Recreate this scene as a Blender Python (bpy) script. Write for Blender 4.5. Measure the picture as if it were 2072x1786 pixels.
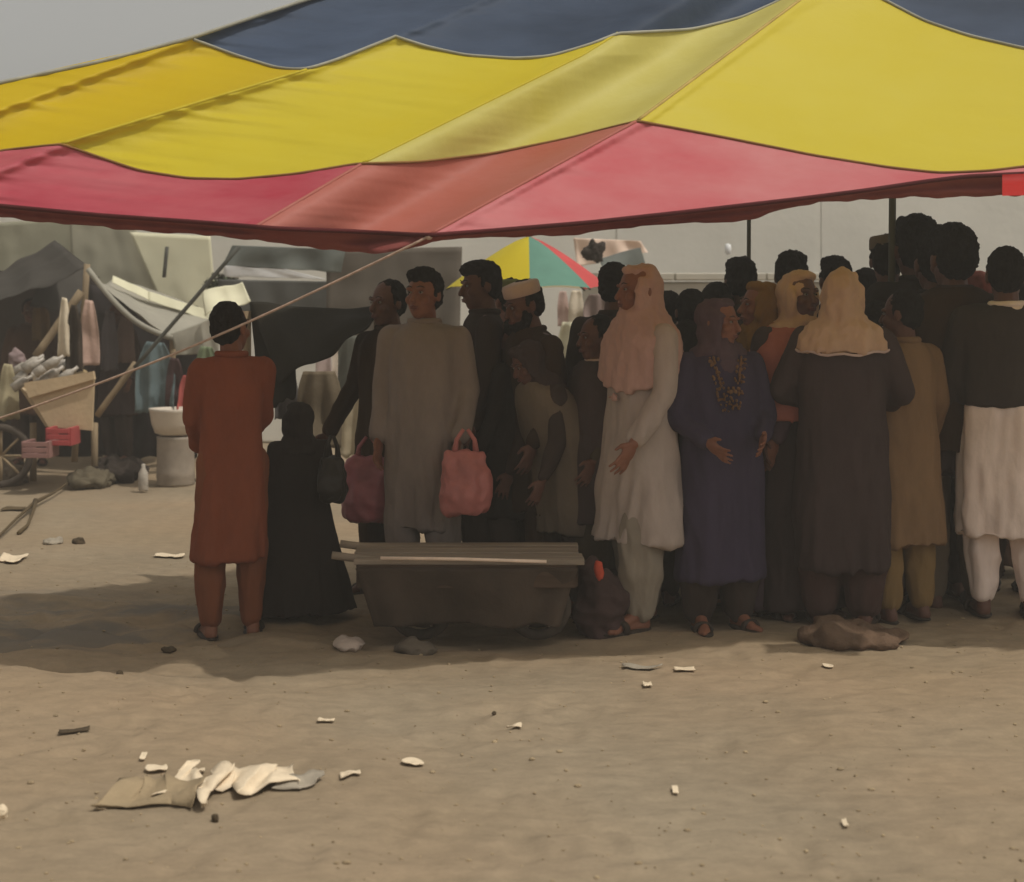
import bpy, bmesh, math, random
import numpy as np
from mathutils import Vector, Matrix, noise
random.seed(7); rng = np.random.default_rng(7)
R = math.radians
S = bpy.context.scene
COL = S.collection
for o in list(bpy.data.objects): bpy.data.objects.remove(o)

# ------------------------------------------------------------------ camera, sky, sun, exposure
FP, HX, HY, EYE = 3188.0, 1036.0, 620.0, 1.5      # focal length and horizon measured on a 2072 px wide print
cam = bpy.data.cameras.new('camera'); cam_o = bpy.data.objects.new('camera', cam); COL.objects.link(cam_o)
cam.sensor_width = 36; cam.sensor_fit = 'HORIZONTAL'; cam.lens = FP/2072*36
cam.shift_y = -(893-HY)/2072; cam.clip_end = 900; cam.clip_start = .05
cam.dof.use_dof = True; cam.dof.focus_distance = 7.4; cam.dof.aperture_fstop = 3.2
cam_o.location = (0, 0, EYE); cam_o.rotation_euler = (R(90), 0, 0)
S.camera = cam_o

SUN_EL, SUN_DX, SUN_DY = 63.0, 0.88, -0.47         # the sun stands high, to the right and a little behind the camera
w = bpy.data.worlds.new('World'); S.world = w; w.use_nodes = True
nt = w.node_tree; nt.nodes.clear()
sky = nt.nodes.new('ShaderNodeTexSky'); sky.sky_type = 'NISHITA'; sky.sun_disc = False
sky.sun_elevation = R(SUN_EL); sky.sun_rotation = math.atan2(SUN_DX, SUN_DY)
sky.dust_density = 4; sky.air_density = 1.0; sky.ozone_density = 1.0
hs = nt.nodes.new('ShaderNodeHueSaturation'); hs.inputs['Saturation'].default_value = .12
tint = nt.nodes.new('ShaderNodeMix'); tint.data_type = 'RGBA'; tint.blend_type = 'MULTIPLY'; tint.inputs[0].default_value = 1
tint.inputs[7].default_value = (1, .97, .90, 1)
bg = nt.nodes.new('ShaderNodeBackground'); bg.inputs[1].default_value = .15
out = nt.nodes.new('ShaderNodeOutputWorld')
nt.links.new(sky.outputs[0], hs.inputs['Color']); nt.links.new(hs.outputs[0], tint.inputs[6])
nt.links.new(tint.outputs[2], bg.inputs[0]); nt.links.new(bg.outputs[0], out.inputs[0])
sun = bpy.data.lights.new('sun', 'SUN'); sun.energy = 2.75; sun.angle = R(.9); sun.color = (1, .95, .87)
sun_o = bpy.data.objects.new('sun', sun); COL.objects.link(sun_o)
ce = math.cos(R(SUN_EL)); n_ = math.hypot(SUN_DX, SUN_DY)
sd = Vector((SUN_DX/n_*ce, SUN_DY/n_*ce, math.sin(R(SUN_EL))))
sun_o.rotation_euler = sd.to_track_quat('Z', 'Y').to_euler(); sun_o.location = sd*30
S.view_settings.view_transform = 'Standard'; S.view_settings.look = 'None'
S.view_settings.exposure = -.42; S.view_settings.gamma = 1; S.view_settings.use_curve_mapping = False
S.cycles.max_bounces = 8; S.cycles.use_denoising = True

# ------------------------------------------------------------------ helpers
def lin(v): v /= 255; return v/12.92 if v <= .04045 else ((v+.055)/1.055)**2.4
def rgb(r, g, b, k=1.0): return tuple(min(.9, lin(x)*k) for x in (r, g, b))
def at(px, py, Y): return Vector(((px-HX)/FP*Y, Y, EYE-(py-HY)/FP*Y))
def gy(py): return FP*EYE/(py-HY)                   # distance of a ground point
def gp(px, py): Y = gy(py); return Vector(((px-HX)/FP*Y, Y, ground_z((px-HX)/FP*Y, Y)))

MATS = {}
def mat(name, col, rough=.9, var=.18, scale=7.0, bump=.0, bscale=40., transl=0., stretch=(1, 1, 1), col2=None, metal=0., spec=.25):
    if name in MATS: return MATS[name]
    m = bpy.data.materials.new(name); m.use_nodes = True; t = m.node_tree; N, L = t.nodes, t.links
    p = N['Principled BSDF']; p.inputs['Roughness'].default_value = rough; p.inputs['Metallic'].default_value = metal
    p.inputs['Specular IOR Level'].default_value = spec
    tc = N.new('ShaderNodeTexCoord'); mp = N.new('ShaderNodeMapping'); mp.inputs['Scale'].default_value = stretch
    L.new(tc.outputs['Object'], mp.inputs[0])
    nz = N.new('ShaderNodeTexNoise'); nz.inputs['Scale'].default_value = scale; nz.inputs['Detail'].default_value = 6
    nz.inputs['Roughness'].default_value = .62
    L.new(mp.outputs[0], nz.inputs['Vector'])
    rp = N.new('ShaderNodeValToRGB'); e = rp.color_ramp.elements
    a = tuple(c*(1-var) for c in col); b = col2 or tuple(min(.95, c*(1+var)) for c in col)
    e[0].position = .3; e[0].color = (*a, 1); e[1].position = .7; e[1].color = (*b, 1)
    L.new(nz.outputs[0], rp.inputs[0]); L.new(rp.outputs[0], p.inputs['Base Color'])
    if bump:
        n2 = N.new('ShaderNodeTexNoise'); n2.inputs['Scale'].default_value = bscale; n2.inputs['Detail'].default_value = 5
        L.new(mp.outputs[0], n2.inputs['Vector'])
        bp = N.new('ShaderNodeBump'); bp.inputs['Strength'].default_value = bump; bp.inputs['Distance'].default_value = .02
        L.new(n2.outputs[0], bp.inputs['Height']); L.new(bp.outputs[0], p.inputs['Normal'])
    if transl:
        tr = N.new('ShaderNodeBsdfTranslucent'); L.new(rp.outputs[0], tr.inputs[0])
        mx = N.new('ShaderNodeMixShader'); mx.inputs[0].default_value = transl
        L.new(p.outputs[0], mx.inputs[1]); L.new(tr.outputs[0], mx.inputs[2])
        L.new(mx.outputs[0], N['Material Output'].inputs[0])
    MATS[name] = m; return m

def props(o, label=None, cat=None, group=None, kind=None):
    if label: o['label'] = label
    if cat: o['category'] = cat
    if group: o['group'] = group
    if kind: o['kind'] = kind
    return o
def link(name, me, parent=None):
    o = bpy.data.objects.new(name, me); COL.objects.link(o)
    if parent: o.parent = parent
    return o
def root(name, loc, label, cat, group=None):
    o = bpy.data.objects.new(name, None); COL.objects.link(o); o.location = loc; o.empty_display_size = .1
    return props(o, label, cat, group)
def mesh(name, V, F, m, smooth=True):
    me = bpy.data.meshes.new(name); me.from_pydata([tuple(v) for v in V], [], F); me.materials.append(m)
    if smooth: me.polygons.foreach_set('use_smooth', [True]*len(me.polygons))
    me.update(); return me
def mk(name, VF, m, parent=None, smooth=True, label=None, cat=None, group=None, kind=None):
    """world-space shape -> object; below a root its vertices are kept relative to that root, else to its own base"""
    V, F = VF; V = [Vector(v) for v in V]
    if parent is not None: off = Vector(parent.location)
    else:
        off = Vector((sum(v.x for v in V)/len(V), sum(v.y for v in V)/len(V), min(v.z for v in V)))
    o = link(name, mesh(name, [v-off for v in V], F, m, smooth), parent)
    if parent is None: o.location = off
    return props(o, label, cat, group, kind)
def join(*parts):
    V, F = [], []
    for v, f in parts:
        n = len(V); V += list(v); F += [tuple(i+n for i in q) for q in f]
    return V, F
def box(c, size, rz=0., taper=1., rx=0.):
    x, y, z = (s/2 for s in size); M = Matrix.Rotation(rz, 3, 'Z') @ Matrix.Rotation(rx, 3, 'X'); b = min(x, y, z)*.25
    V, F = [], []
    for k, (zz, i) in enumerate(((-z, b), (-z+b, 0), (z-b, 0), (z, b))):
        t = 1+(taper-1)*(zz+z)/(2*z)
        for sx, sy in ((-1, -1), (1, -1), (1, 1), (-1, 1)):
            V.append(Vector(c)+M @ Vector((sx*(x*t-i), sy*(y*t-i), zz)))
    for k in range(3):
        for j in range(4): F.append((4*k+j, 4*k+(j+1) % 4, 4*k+4+(j+1) % 4, 4*k+4+j))
    F += [(3, 2, 1, 0), (12, 13, 14, 15)]
    return V, F
def tube(P, r, seg=8, wob=0.):
    P = [Vector(p) for p in P]; rs = r if isinstance(r, (list, tuple)) else [r]*len(P)
    V, F = [], []; up = Vector((0, 0, 1))
    for i, p in enumerate(P):
        d = (P[min(i+1, len(P)-1)]-P[max(i-1, 0)]).normalized()
        a = d.cross(up); a = a.normalized() if a.length > .05 else Vector((1, 0, 0)); b = d.cross(a)
        for k in range(seg):
            t = 2*math.pi*k/seg; q = rs[i]*(1+wob*random.uniform(-1, 1))
            V.append(p+a*math.cos(t)*q+b*math.sin(t)*q)
    for i in range(len(P)-1):
        for k in range(seg):
            F.append((i*seg+k, i*seg+(k+1) % seg, (i+1)*seg+(k+1) % seg, (i+1)*seg+k))
    F.append(tuple(range(seg-1, -1, -1))); n = (len(P)-1)*seg; F.append(tuple(n+k for k in range(seg)))
    return V, F
def lerpline(a, b, n, sag=0.): return [Vector(a).lerp(Vector(b), i/n)-Vector((0, 0, sag*math.sin(math.pi*i/n))) for i in range(n+1)]
def ring(c, Rr, r, axis='x', seg=28, rs=8):
    V, F = [], []
    for i in range(seg):
        a = 2*math.pi*i/seg
        for j in range(rs):
            b = 2*math.pi*j/rs; q = Rr+r*math.cos(b); h = r*math.sin(b)
            p = (h, q*math.cos(a), q*math.sin(a)) if axis == 'x' else ((q*math.cos(a), h, q*math.sin(a)) if axis == 'y' else (q*math.cos(a), q*math.sin(a), h))
            V.append(Vector(c)+Vector(p))
    for i in range(seg):
        for j in range(rs):
            F.append((i*rs+j, ((i+1) % seg)*rs+j, ((i+1) % seg)*rs+(j+1) % rs, i*rs+(j+1) % rs))
    return V, F
def lathe(c, prof, seg=24):
    V, F = [], []
    for r, z in prof:
        for k in range(seg):
            t = 2*math.pi*k/seg; V.append(Vector(c)+Vector((r*math.cos(t), r*math.sin(t), z)))
    for i in range(len(prof)-1):
        for k in range(seg): F.append((i*seg+k, i*seg+(k+1) % seg, (i+1)*seg+(k+1) % seg, (i+1)*seg+k))
    F.append(tuple(range(seg-1, -1, -1))); n = (len(prof)-1)*seg; F.append(tuple(n+k for k in range(seg)))
    return V, F
def ellipsoid(c, r, M=None, seg=14, rings=10):
    V, F = [], []; M = M or Matrix.Identity(3)
    for i in range(1, rings):
        a = math.pi*i/rings
        for k in range(seg):
            t = 2*math.pi*k/seg
            V.append(Vector(c)+M @ Vector((r[0]*math.sin(a)*math.cos(t), r[1]*math.sin(a)*math.sin(t), -r[2]*math.cos(a))))
    b = len(V); V.append(Vector(c)+M @ Vector((0, 0, -r[2]))); V.append(Vector(c)+M @ Vector((0, 0, r[2])))
    for i in range(rings-2):
        for k in range(seg): F.append((i*seg+k, i*seg+(k+1) % seg, (i+1)*seg+(k+1) % seg, (i+1)*seg+k))
    for k in range(seg):
        F.append((b, (k+1) % seg, k)); n = (rings-2)*seg; F.append((b+1, n+k, n+(k+1) % seg))
    return V, F
def capsule(a, b, r1, r2, seg=10):
    a, b = Vector(a), Vector(b); d = (b-a); l = d.length; d = d.normalized() if l > 1e-6 else Vector((0, 0, 1))
    Q = d.to_track_quat('Z', 'Y').to_matrix(); V, F = [], []; prof = []
    for i in range(1, 4): t = math.pi/2*(1-i/3.); prof.append((r1*math.cos(t), -r1*math.sin(t)))
    for i in range(0, 3): t = math.pi/2*(i/3.); prof.append((r2*math.cos(t), l+r2*math.sin(t)))
    for r, z in prof:
        for k in range(seg):
            t = 2*math.pi*k/seg; V.append(a+Q @ Vector((r*math.cos(t), r*math.sin(t), z)))
    for i in range(len(prof)-1):
        for k in range(seg): F.append((i*seg+k, i*seg+(k+1) % seg, (i+1)*seg+(k+1) % seg, (i+1)*seg+k))
    n = len(V); V += [a-d*r1, b+d*r2]
    for k in range(seg):
        F.append((n, (k+1) % seg, k)); q = (len(prof)-1)*seg; F.append((n+1, q+k, q+(k+1) % seg))
    return V, F
def loft(secs, seg=28):
    """secs: (centre, rx, ry) rings, closed at both ends"""
    V, F = [], []
    for c, rx, ry in secs:
        for k in range(seg):
            t = 2*math.pi*k/seg; cs, sn = math.cos(t), math.sin(t)
            q = (abs(cs)**2.4+abs(sn)**2.4)**(-1/2.4)
            V.append(Vector(c)+Vector((rx*cs*q, ry*sn*q, 0)))
    for i in range(len(secs)-1):
        for k in range(seg): F.append((i*seg+k, i*seg+(k+1) % seg, (i+1)*seg+(k+1) % seg, (i+1)*seg+k))
    F.append(tuple(range(seg-1, -1, -1))); n = (len(secs)-1)*seg; F.append(tuple(n+k for k in range(seg)))
    return V, F
def fuse(VF, voxel, smooth=3, folds=0., fscale=(9, 9, 2.2), seed=0., zref=None, dec=1.):
    """melt overlapping closed shapes into ONE continuous surface, then lay cloth folds or tufts into it"""
    me = bpy.data.meshes.new('t'); me.from_pydata([tuple(v) for v in VF[0]], [], VF[1]); me.update()
    o = bpy.data.objects.new('t', me); COL.objects.link(o)
    r = o.modifiers.new('r', 'REMESH'); r.mode = 'VOXEL'; r.voxel_size = voxel; r.adaptivity = 0
    if smooth: s = o.modifiers.new('s', 'SMOOTH'); s.factor = .5; s.iterations = smooth
    if dec < 1: d = o.modifiers.new('d', 'DECIMATE'); d.ratio = dec
    dg = bpy.context.evaluated_depsgraph_get()
    res = bpy.data.meshes.new_from_object(o.evaluated_get(dg))
    bpy.data.objects.remove(o); bpy.data.meshes.remove(me)
    if folds:
        n = len(res.vertices); co = np.empty(n*3); nm = np.empty(n*3)
        res.vertices.foreach_get('co', co); res.vertices.foreach_get('normal', nm)
        co = co.reshape(-1, 3); nm = nm.reshape(-1, 3)
        for i in range(n):
            p = co[i]; amp = folds
            if zref is not None: amp *= .35+1.0*min(1, max(0, (zref-p[2])/.9))
            k = noise.noise(Vector((p[0]*fscale[0]+seed, p[1]*fscale[1], p[2]*fscale[2]+seed*3)))
            k += .45*noise.noise(Vector((p[0]*fscale[0]*2.3, p[1]*fscale[1]*2.3+seed, p[2]*fscale[2]*2.6)))
            k += .9*(.22-abs(noise.noise(Vector((p[0]*fscale[0]*1.5-seed, p[1]*fscale[1]*1.5, p[2]*fscale[2]*2.2+p[0]*3+seed)))))
            co[i] = p+nm[i]*k*amp
        res.vertices.foreach_set('co', co.ravel())
    res.polygons.foreach_set('use_smooth', [True]*len(res.polygons)); res.update()
    return res
def sheet(c, m, name, nx=24, ny=18, fold=.03, freq=7., sag=0., seed=0., parent=None, gather=0., thick=.004, **kw):
    """a cloth hung between four corners: top-left, top-right, bottom-right, bottom-left"""
    tl, tr, br, bl = (Vector(p) for p in c); nrm = (tr-tl).cross(bl-tl).normalized(); V, F = [], []
    W = ((tr-tl).length+(br-bl).length)/2; H = ((bl-tl).length+(br-tr).length)/2
    for j in range(ny+1):
        v = j/ny
        for i in range(nx+1):
            u = i/nx; g_ = gather*(1-min(1, v*1.6))**2; u = u; p = tl.lerp(tr, .5+(u-.5)*(1-g_)+(.10*gather*noise.noise(Vector((v*4+seed, seed, i*.02))))).lerp(bl.lerp(br, .5+(u-.5)*(1+.25*gather*noise.noise(Vector((seed*3, v*3, 0))))), v)
            d = noise.noise(Vector((u*freq*W*.7+seed, v*1.3*H+seed*2, seed)))*fold*(.3+.9*v)
            d += noise.noise(Vector((u*W*5+seed, v*H*5, seed*2)))*fold*.35
            p = p+nrm*d-Vector((0, 0, sag*math.sin(math.pi*u)*(1-.3*v)))
            if 0 < j < ny: pass
            elif j == ny: p = p+(bl-tl).normalized()*noise.noise(Vector((u*6, seed, 0)))*.06*min(1, H)
            V.append(p)
    for j in range(ny):
        for i in range(nx): F.append((j*(nx+1)+i, j*(nx+1)+i+1, (j+1)*(nx+1)+i+1, (j+1)*(nx+1)+i))
    o = mk(name, (V, F), m, parent, **kw)
    s = o.modifiers.new('thickness', 'SOLIDIFY'); s.thickness = thick; s.offset = 0
    return o

# ------------------------------------------------------------------ ground
def vnoise(x, y, seed):
    r = np.random.default_rng(seed).random((256, 256)); xi = np.floor(x).astype(int); yi = np.floor(y).astype(int)
    fx = x-xi; fy = y-yi; fx = fx*fx*(3-2*fx); fy = fy*fy*(3-2*fy)
    g = lambda a, b: r[a % 256, b % 256]
    return (g(xi, yi)*(1-fx)+g(xi+1, yi)*fx)*(1-fy)+(g(xi, yi+1)*(1-fx)+g(xi+1, yi+1)*fx)*fy-.5
FPX = np.random.default_rng(5).uniform(-2.6, 2.6, 300); FPY = np.random.default_rng(6).uniform(4.0, 10.5, 300); FPA = np.random.default_rng(8).uniform(0, 6.28, 300)
def prints(x, y):
    h = np.zeros_like(x); xf, yf = x.ravel(), y.ravel(); hf = h.ravel()
    for a, b, c in zip(FPX, FPY, FPA) if x.size > 4 else [(FPX[i], FPY[i], FPA[i]) for i in np.where((abs(FPX-xf[0]) < .3) & (abs(FPY-yf[0]) < .3))[0]]:
        m = np.where((abs(xf-a) < .3) & (abs(yf-b) < .3))[0] if x.size > 4 else np.arange(xf.size)
        dx, dy = xf[m]-a, yf[m]-b; u = (dx*math.cos(c)+dy*math.sin(c))/.13; v = (-dx*math.sin(c)+dy*math.cos(c))/.05; q = u*u+v*v
        hf[m] += -.008*np.exp(-q**2)+.004*np.exp(-(q-1.9)**2*1.5)
    return hf.reshape(x.shape)
def gh(x, y):
    x = np.asarray(x, float); y = np.asarray(y, float)
    h = .05*vnoise(x*.55+9, y*.8+3, 1)+.030*vnoise(x*1.7, y*2.6, 2)+.020*vnoise(x*4.3, y*8, 3)+.010*vnoise(x*12, y*17, 4)+.005*vnoise(x*30, y*36, 5)
    ex = 1/(1+np.exp((x+1.1)*7)); by = np.exp(-((y-7.35)/.75)**2)
    h = h+.007*vnoise(x*.8+3, y*13, 9)+.006*vnoise(x*2.1, y*21, 10)
    h = h+ex*by*(.15*vnoise(x*1.2+5, y*4.6, 6)+.09*vnoise(x*3.0, y*9.5, 7)+.035*vnoise(x*9, y*18, 8))   # trodden lumps beside the shade
    h = h+prints(x, y)
    far = np.clip((y-20)/20, 0, 1)
    return h*(1-far)
def ground_z(x, y): return float(gh(np.array([x]), np.array([y]))[0])
def axis(lo, a, b, hi, step, n):
    mid = np.arange(a, b+step/2, step); t = np.linspace(0, 1, n+1)[1:]
    return np.concatenate([(a-(a-lo)*t**2.5)[::-1], mid, b+(hi-b)*t**2.5])
xs = axis(-250, -3.2, 3.2, 250, .024, 26); ys = axis(-60, 3.6, 9.6, 420, .026, 60)
gx, gyy = np.meshgrid(xs, ys); gz = gh(gx, gyy)
nx, ny = len(xs), len(ys)
idx = np.arange(nx*ny).reshape(ny, nx)
q = np.stack([idx[:-1, :-1], idx[:-1, 1:], idx[1:, 1:], idx[1:, :-1]], -1).reshape(-1, 4)
me = bpy.data.meshes.new('ground'); me.vertices.add(nx*ny); me.vertices.foreach_set('co', np.stack([gx, gyy, gz], -1).ravel())
me.loops.add(q.size); me.loops.foreach_set('vertex_index', q.ravel()); me.polygons.add(len(q))
me.polygons.foreach_set('loop_start', np.arange(len(q))*4); me.polygons.foreach_set('use_smooth', [True]*len(q)); me.update(calc_edges=True)
gm = bpy.data.materials.new('trodden_earth'); gm.use_nodes = True; N, L = gm.node_tree.nodes, gm.node_tree.links
p = N['Principled BSDF']; p.inputs['Roughness'].default_value = .95; p.inputs['Specular IOR Level'].default_value = .15
tc = N.new('ShaderNodeTexCoord')
def nz(scale, detail, stretch=(1, 1, 1)):
    mp = N.new('ShaderNodeMapping'); mp.inputs['Scale'].default_value = stretch; L.new(tc.outputs['Object'], mp.inputs[0])
    n = N.new('ShaderNodeTexNoise'); n.inputs['Scale'].default_value = scale; n.inputs['Detail'].default_value = detail
    n.inputs['Roughness'].default_value = .6; L.new(mp.outputs[0], n.inputs['Vector']); return n
def ramp(n, a, b, c1, c2):
    r = N.new('ShaderNodeValToRGB'); e = r.color_ramp.elements; e[0].position = a; e[1].position = b
    e[0].color = (*c1, 1); e[1].color = (*c2, 1); L.new(n.outputs[0], r.inputs[0]); return r
def mixc(a, b, f, mode='MIX'):
    m = N.new('ShaderNodeMix'); m.data_type = 'RGBA'; m.blend_type = mode
    if isinstance(f, float): m.inputs[0].default_value = f
    else: L.new(f.outputs[0], m.inputs[0])
    L.new(a.outputs[2] if a.bl_idname == 'ShaderNodeMix' else a.outputs[0], m.inputs[6])
    L.new(b.outputs[2] if b.bl_idname == 'ShaderNodeMix' else b.outputs[0], m.inputs[7]); return m
c1 = ramp(nz(.45, 5), .35, .65, (.262, .196, .122), (.315, .228, .145))
c2 = ramp(nz(.8, 5, (1, .8, 1)), .35, .7, (.235, .186, .125), (.30, .242, .166))
g1 = mixc(c1, c2, ramp(nz(.3, 3), .4, .6, (0,)*3, (1,)*3))
g2 = mixc(g1, ramp(nz(9, 8, (1, 2, 1)), .3, .72, (.84,)*3, (1.10,)*3), 1., 'MULTIPLY')
g3 = mixc(g2, ramp(nz(60, 6), .35, .8, (.92,)*3, (1.12,)*3), .7, 'MULTIPLY')
sx_ = N.new('ShaderNodeSeparateXYZ'); L.new(tc.outputs['Object'], sx_.inputs[0])
def mth(op, a, b=None):
    m_ = N.new('ShaderNodeMath'); m_.operation = op
    for i_, v_ in enumerate((a, b)):
        if v_ is None: continue
        if isinstance(v_, (int, float)): m_.inputs[i_].default_value = v_
        else: L.new(v_, m_.inputs[i_])
    return m_.outputs[0]
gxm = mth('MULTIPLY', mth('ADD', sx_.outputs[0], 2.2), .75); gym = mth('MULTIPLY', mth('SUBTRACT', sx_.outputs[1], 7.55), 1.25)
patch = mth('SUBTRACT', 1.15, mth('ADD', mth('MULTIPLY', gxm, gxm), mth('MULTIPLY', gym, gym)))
dn = nz(2.2, 6, (.5, 1.9, 1)); shade_mask = N.new('ShaderNodeMath'); shade_mask.operation = 'MULTIPLY'; shade_mask.use_clamp = True
L.new(mth('MINIMUM', mth('MAXIMUM', patch, 0), 1), shade_mask.inputs[0]); L.new(ramp(dn, .44, .56, (0,)*3, (.85,)*3).outputs[0], shade_mask.inputs[1])
shade_grey = N.new('ShaderNodeRGB'); shade_grey.outputs[0].default_value = (.15, .135, .115, 1)
g4 = mixc(g3, shade_grey, shade_mask)                                             # grey streaks of shade painted into the earth colour at the left
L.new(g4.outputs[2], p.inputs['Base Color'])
bp = N.new('ShaderNodeBump'); bp.inputs['Strength'].default_value = .3; bp.inputs['Distance'].default_value = .008
L.new(nz(34, 8, (1, 1.6, 1)).outputs[0], bp.inputs['Height']); L.new(bp.outputs[0], p.inputs['Normal'])
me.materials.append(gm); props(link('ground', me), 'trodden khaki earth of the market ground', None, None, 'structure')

# ------------------------------------------------------------------ canopy
KP = 4.19; SL = .75
def cdepth(py): return KP/(SL-(HY-py)/FP)
def curve(pts):
    X = np.array([p[0] for p in pts], float); Yv = np.array([p[1] for p in pts], float)
    return lambda x: np.interp(x, X, Yv)
def smooth_curve(pts, keep=()):
    f = curve(pts); g = np.arange(-460, 3100, 4.0); v = f(g)
    k = np.exp(-(np.arange(-12, 13)/5.)**2); k /= k.sum()
    s = np.convolve(np.pad(v, 12, 'edge'), k, 'valid')
    for kx in keep:
        wgt = np.exp(-((g-kx)/22)**2); s = s*(1-wgt)+v*wgt
    return lambda x: np.interp(x, g, s)
cA = smooth_curve([(-460, 372), (-200, 398), (0, 417), (200, 436), (400, 450), (560, 463), (700, 468), (850, 476), (880, 476), (1000, 467), (1200, 450), (1400, 428), (1600, 405), (1750, 386), (1870, 368), (1950, 358), (2072, 352), (2400, 345)], (865,))
cB = smooth_curve([(-460, 300), (-260, 340), (-120, 335), (0, 305), (125, 292), (200, 318), (280, 345), (380, 361), (480, 363), (600, 352), (720, 332), (850, 328), (1000, 310), (1150, 280), (1290, 245), (1450, 275), (1650, 315), (1800, 339), (1900, 350), (2000, 346), (2072, 337), (2400, 300)], (125, 735, 1290))
cC = smooth_curve([(-460, 269), (385, 78), (480, 113), (560, 138), (615, 142), (680, 122), (800, 74), (860, 94), (940, 112), (1040, 119), (1110, 115), (1190, 92), (1250, 68), (1400, 60), (1500, 36), (1570, 5), (1640, -32), (1720, -40), (1790, 0), (1870, 42), (1960, 72), (2072, 98), (2400, 150)], (385, 800, 1250))
cD = smooth_curve([(-460, 269), (-200, 214), (0, 168), (200, 126), (385, 78), (620, 0), (900, -80), (1300, -190), (1700, -285), (2000, -250), (2400, -170)])
RID = [[(-460, 380), (-300, 330), (385, 78), (620, -10), (1200, -230)], [(-140, 400), (125, 292), (620, 142), (800, 74), (1250, -120)],
       [(500, 470), (735, 331), (1180, 112), (1250, 68), (1560, -120)], [(865, 478), (1290, 245), (1620, 0), (1760, -120), (1900, -260)], [(2700, 480), (2500, 245), (2300, 0), (2100, -260)]]
RX = []
for r in RID:
    r = sorted(r, key=lambda q: q[1]); RX.append((np.array([q[1] for q in r], float), np.array([q[0] for q in r], float)))
def ridge_x(i, py):
    a, b = RX[i]; x = np.interp(py, a, b)
    x = np.where(py > a[-1], b[-1]+(py-a[-1])*(b[-1]-b[-2])/(a[-1]-a[-2]), x)
    return x
def sag(px, py):
    out_ = np.zeros_like(px)
    for i in range(len(RID)-1):
        l, r = ridge_x(i, py), ridge_x(i+1, py); t = (px-l)/np.maximum(r-l, 1)
        m_ = (t >= 0) & (t <= 1)
        depth = np.clip((r-l)/3600., .02, .2)*(1.0 if i < 3 else .8)
        s = (4*np.clip(t, 0, 1)*(1-np.clip(t, 0, 1)))**.8*depth
        if i == 2: tc_ = np.clip(t, 0, 1); s = 6.75*tc_**2*(1-tc_)*.21
        if i == 1: s = s*.65
        dd = np.minimum(px-l, r-px); s = s*(1-.75*np.exp(-(np.maximum(dd, 0)/26.)**2))
        out_ = np.where(m_, s, out_)
    return out_
def canopy_pt(px, py, band, drop=0.):
    px = np.asarray(px, float); py = np.asarray(py, float)
    Y = KP/(SL-(HY-py)/FP)+1.45*sag(px, py)
    wr = .013*vnoise(px/230+py/400+40, (py-.13*px)/12., 21+band)+.006*vnoise(px/90+9, (py-.1*px)/7., 31+band)+.06*vnoise(px/330, py/120, 41)+.02*vnoise(px/110, py/60, 42)
    mask = .35+.65/(1+np.exp((px-1130)/60.))*(1.2 if band == 0 else 1.)
    rb, rc = ridge_x(2, py), ridge_x(3, py); mask = mask*np.where((px > rb-30) & (px < rc+30), .3, 1.)
    Y = Y+wr*mask+drop
    return np.stack([(px-HX)/FP*Y, Y, EYE+(HY-py)/FP*Y], -1)
pxs = np.arange(-440, 3000, 4.0)
def band_panels(name, lo, hi, rows, band, mats):
    """one striped band of the cloth, cut along the ridges into the sewn panels"""
    lo = lo(pxs); hi = hi(pxs); PY = np.array([lo+(hi-lo)*j/rows for j in range(rows+1)])
    V = np.array([canopy_pt(pxs, py, band) for py in PY]).reshape(-1, 3); keep = (lo-hi) > .8; n = len(pxs)
    RXX = [np.array([ridge_x(i, py) for py in PY]) for i in (1, 2, 3)]
    Fs = [[], [], [], []]
    for j in range(rows):
        for i in range(n-1):
            if keep[i] or keep[i+1]:
                k = sum(1 for q in RXX if pxs[i]+2 > (q[j, i]+q[j+1, i])/2)
                Fs[k].append((j*n+i, j*n+i+1, (j+1)*n+i+1, (j+1)*n+i))
    for F, m in zip(Fs, mats):
        if not F: continue
        used = sorted({v for f in F for v in f}); mp_ = {v: i for i, v in enumerate(used)}
        mk(name, (V[used], [tuple(mp_[v] for v in f) for f in F]), m, can)
def cmat(n, c1, c2, sc=.8, tr=.28, k=.86, st=(1, 1, 1)): return mat(n, rgb(*c1, k), .55, .0, sc, .10, 26, tr, st, rgb(*c2, k), spec=.2)
m_rose = cmat('rose_red_cloth', (190, 56, 78), (216, 134, 138), .9, st=(.6, 1, 1.6)); m_salmon = cmat('faded_salmon_cloth', (190, 104, 84), (206, 134, 126), .7); m_red = cmat('red_cloth', (206, 62, 78), (228, 160, 158), .75, st=(.7, 1, 1.3))
m_gold = cmat('golden_yellow_cloth', (214, 182, 6), (220, 192, 26), .8); m_yel = cmat('yellow_cloth', (220, 198, 32), (222, 206, 62), .8); m_lem = cmat('lemon_sheen_cloth', (216, 202, 92), (234, 226, 142), .8, .34); m_yel2 = cmat('bright_yellow_cloth', (222, 202, 44), (226, 210, 78), .7)  # the lemon panel's paler tone is a sheen painted into the cloth colour
m_blu = mat('slate_blue_cloth', rgb(64, 80, 104, .55), .6, col2=rgb(92, 108, 134, .7), scale=.9, bump=.12, bscale=30, transl=.12, stretch=(.5, 1, 1), spec=.12)
m_hem = mat('hem_cloth', rgb(132, 46, 48, .7), .8, col2=rgb(170, 96, 88, .75), scale=1.3, bump=.1, bscale=30, transl=.12, stretch=(1, 1, 2))
m_seam = mat('brown_binding', rgb(150, 112, 62, .8), .9, scale=5)
m_pale = mat('pale_binding', rgb(178, 176, 160, .7), .9, scale=5)
m_rope = mat('pale_rope', rgb(176, 150, 132), .95, scale=30, bump=.4)
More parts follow.
